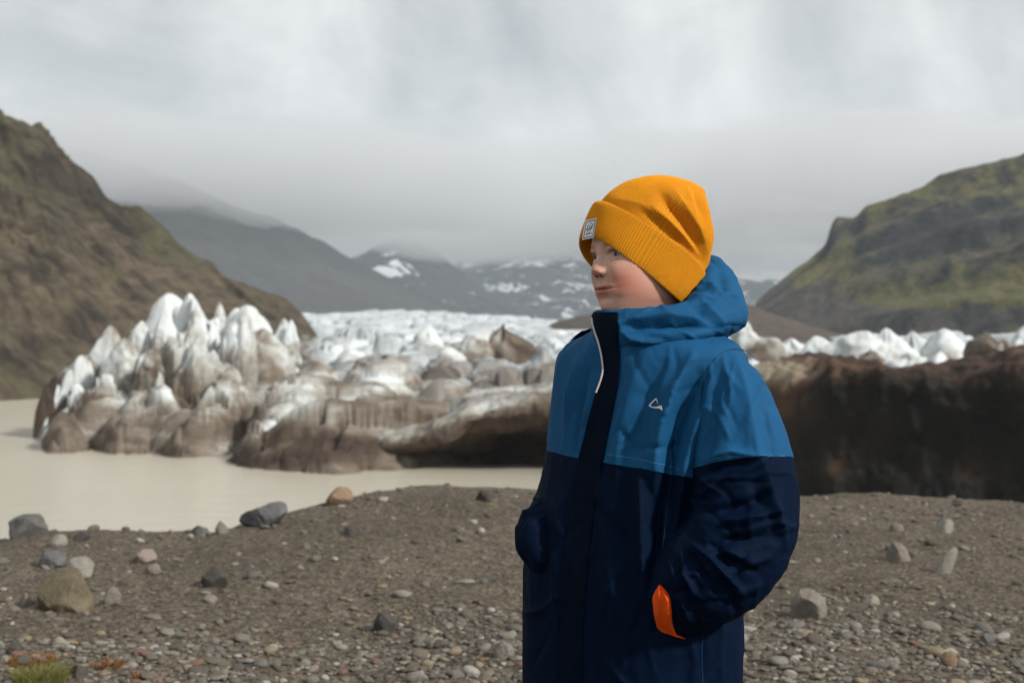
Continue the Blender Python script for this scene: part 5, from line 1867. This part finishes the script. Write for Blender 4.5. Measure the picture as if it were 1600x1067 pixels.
for ks in range(len(shapes)):
    idx = np.where((KS == ks) & (np.arange(len(A)) >= NB))[0]
    V, Fc = shapes[ks]
    S_ = V[None] * (A[idx, 2:3] * SQ[idx])[:, None, :]
    tl = TL[idx][:, None]
    Sx = S_[..., 0] * np.cos(tl) - S_[..., 2] * np.sin(tl)
    Sz = S_[..., 0] * np.sin(tl) + S_[..., 2] * np.cos(tl)
    c, s = np.cos(ROT[idx])[:, None], np.sin(ROT[idx])[:, None]
    Wp = np.stack([Sx * c - S_[..., 1] * s + A[idx, 0:1], Sx * s + S_[..., 1] * c + A[idx, 1:2], Sz + GZ[idx][:, None] + (A[idx, 2] * SQ[idx, 2] * 0.3)[:, None]], -1)
    VV.append(Wp.reshape(-1, 3))
    FF.append((Fc[None] + (np.arange(len(idx)) * len(V))[:, None, None] + k0).reshape(-1, 3))
    k0 += len(idx) * len(V)
grav = mesh_obj('gravel', np.concatenate(VV), np.concatenate(FF), M_PEB, ground)
grav['kind'] = 'stuff'


# ---- grass tuft and orange moss at the lower left corner
def blades(n, rad, hmin, hmax, wid, lean, seed):
    rr_ = np.random.default_rng(seed)
    V, Fc = [], []
    for _ in range(n):
        a = rr_.uniform(0, 2 * np.pi)
        d = rad * math.sqrt(rr_.uniform(0, 1))
        x, y = d * math.cos(a), d * math.sin(a)
        h = rr_.uniform(hmin, hmax) * (1 - 0.4 * d / rad)
        la = a + rr_.normal(0, 0.7)
        ll = lean * rr_.uniform(0.2, 1.0) * h
        wa = rr_.uniform(0, np.pi)
        wx, wy = wid * math.cos(wa), wid * math.sin(wa)
        k = len(V)
        for j, f_ in enumerate((0, 0.4, 0.75)):
            px_, py_, pz_ = x + ll * f_ ** 2 * math.cos(la), y + ll * f_ ** 2 * math.sin(la), h * f_ - 0.004
            w_ = 1 - 0.3 * f_
            V += [(px_ - wx * w_, py_ - wy * w_, pz_), (px_ + wx * w_, py_ + wy * w_, pz_)]
        V.append((x + ll * math.cos(la), y + ll * math.sin(la), h))
        Fc += [(k, k + 1, k + 3, k + 2), (k + 2, k + 3, k + 5, k + 4), (k + 4, k + 5, k + 6)]
    return V, Fc


def plant_mat(name, a, b2):
    m, t, b = new_mat(name)
    g_ = t.nodes.new('ShaderNodeNewGeometry')
    L(t, mixc(t, g_.outputs['Random Per Island'], a, b2), b.inputs['Base Color'])
    return m


M_GRASS = plant_mat('yellow_green_grass', (0.10, 0.105, 0.025), (0.22, 0.20, 0.055))
M_MOSS = plant_mat('orange_moss', (0.13, 0.055, 0.02), (0.27, 0.125, 0.035))
V, Fc = blades(1100, 0.10, 0.02, 0.11, 0.0010, 1.3, 3)
g = on_ground(62, 1066)
tf_ = mesh_obj('grass_tuft', V, Fc, M_GRASS)
tf_.location = g
tag(tf_, 'small yellow green grass tuft at the bottom left corner', 'grass')
for k, (u, v, rad_, lab) in enumerate([(48, 1032, 0.10, 'orange brown moss patch just above the grass tuft'), (172, 1040, 0.07, 'orange moss patch among pebbles right of the grass tuft'), (215, 1058, 0.04, 'smallest orange moss patch, nearest the bottom edge')]):
    V, Fc = blades(int(6000 * rad_), rad_, 0.008, 0.03, 0.0022, 1.2, 30 + k)
    o = mesh_obj('moss_patch', V, Fc, M_MOSS)
    o.location = on_ground(u, v)
    tag(o, lab, 'moss', 'orange moss patches')
# ================================================================== haze and low cloud
def vol_mat(name, dens, col, aniso=0.2):
    m = bpy.data.materials.new(name)
    m.use_nodes = True
    t = m.node_tree
    t.nodes.clear()
    v = t.nodes.new('ShaderNodeVolumePrincipled')
    v.inputs['Color'].default_value = (*col, 1)
    v.inputs['Density'].default_value = dens
    v.inputs['Anisotropy'].default_value = aniso
    o = t.nodes.new('ShaderNodeOutputMaterial')
    L(t, v.outputs[0], o.inputs['Volume'])
    return m


def box_obj(name, lo, hi, mat):
    x0, y0, z0 = lo
    x1, y1, z1 = hi
    v = [(x0, y0, z0), (x1, y0, z0), (x1, y1, z0), (x0, y1, z0), (x0, y0, z1), (x1, y0, z1), (x1, y1, z1), (x0, y1, z1)]
    f = [(0, 3, 2, 1), (4, 5, 6, 7), (0, 1, 5, 4), (1, 2, 6, 5), (2, 3, 7, 6), (3, 0, 4, 7)]
    return mesh_obj(name, v, f, mat, smooth=False)


hz = box_obj('haze', (-9500, -6500, ZW - 8), (9500, 6400, 720), vol_mat('haze_air', 0.000105, (0.82, 0.91, 1.0), 0.0))
tag(hz, 'thin grey haze filling the whole valley air', 'haze', kind='stuff')

# a lumpy bank of cloud resting on the mountain tops
nu, nv = 150, 90
cu = np.linspace(-4200, 3600, nu)
cy = np.linspace(2200, 6200, nv)
CX, CY = np.meshgrid(cu, cy, indexing='ij')
q = np.stack([CX, CY, 0 * CX], -1)
ed = np.minimum(np.minimum(sstep(-4200, -3200, CX), sstep(3600, 2600, CX)), np.minimum(sstep(2250, 2800, CY + 420 * fbm(q * 0.0011, 4, 305)), sstep(6200, 5400, CY)))
lo = 240 + 90 * fbm(q * 0.0016, 5, 301) + 44 * fbm(q * 0.005, 5, 303)
lo = lo * ed + 370 * (1 - ed)
hi = lo + 1 + 160 * ed * (0.9 + 0.4 * fbm(q * 0.0018, 4, 307))
top = np.stack([CX, CY, hi], -1).reshape(-1, 3)
bot = np.stack([CX, CY, lo], -1).reshape(-1, 3)
nV = nu * nv
ft = grid_faces(nu, nv)
fb = ft[:, ::-1] + nV
rim = [i * nv for i in range(nu)] + [(nu - 1) * nv + j for j in range(1, nv)] + [i * nv + nv - 1 for i in range(nu - 2, -1, -1)] + [j for j in range(nv - 2, 0, -1)]
rim = np.array(rim)
r2 = np.roll(rim, -1)
fs = np.stack([rim, rim + nV, r2 + nV, r2], -1)
cl = mesh_obj('low_cloud', np.concatenate([top, bot]), np.concatenate([ft, fb, fs]), vol_mat('cloud_vapour', 0.006, (0.905, 0.913, 0.92), 0.2))
tag(cl, 'low grey cloud bank hiding the mountain tops', 'cloud', kind='stuff')
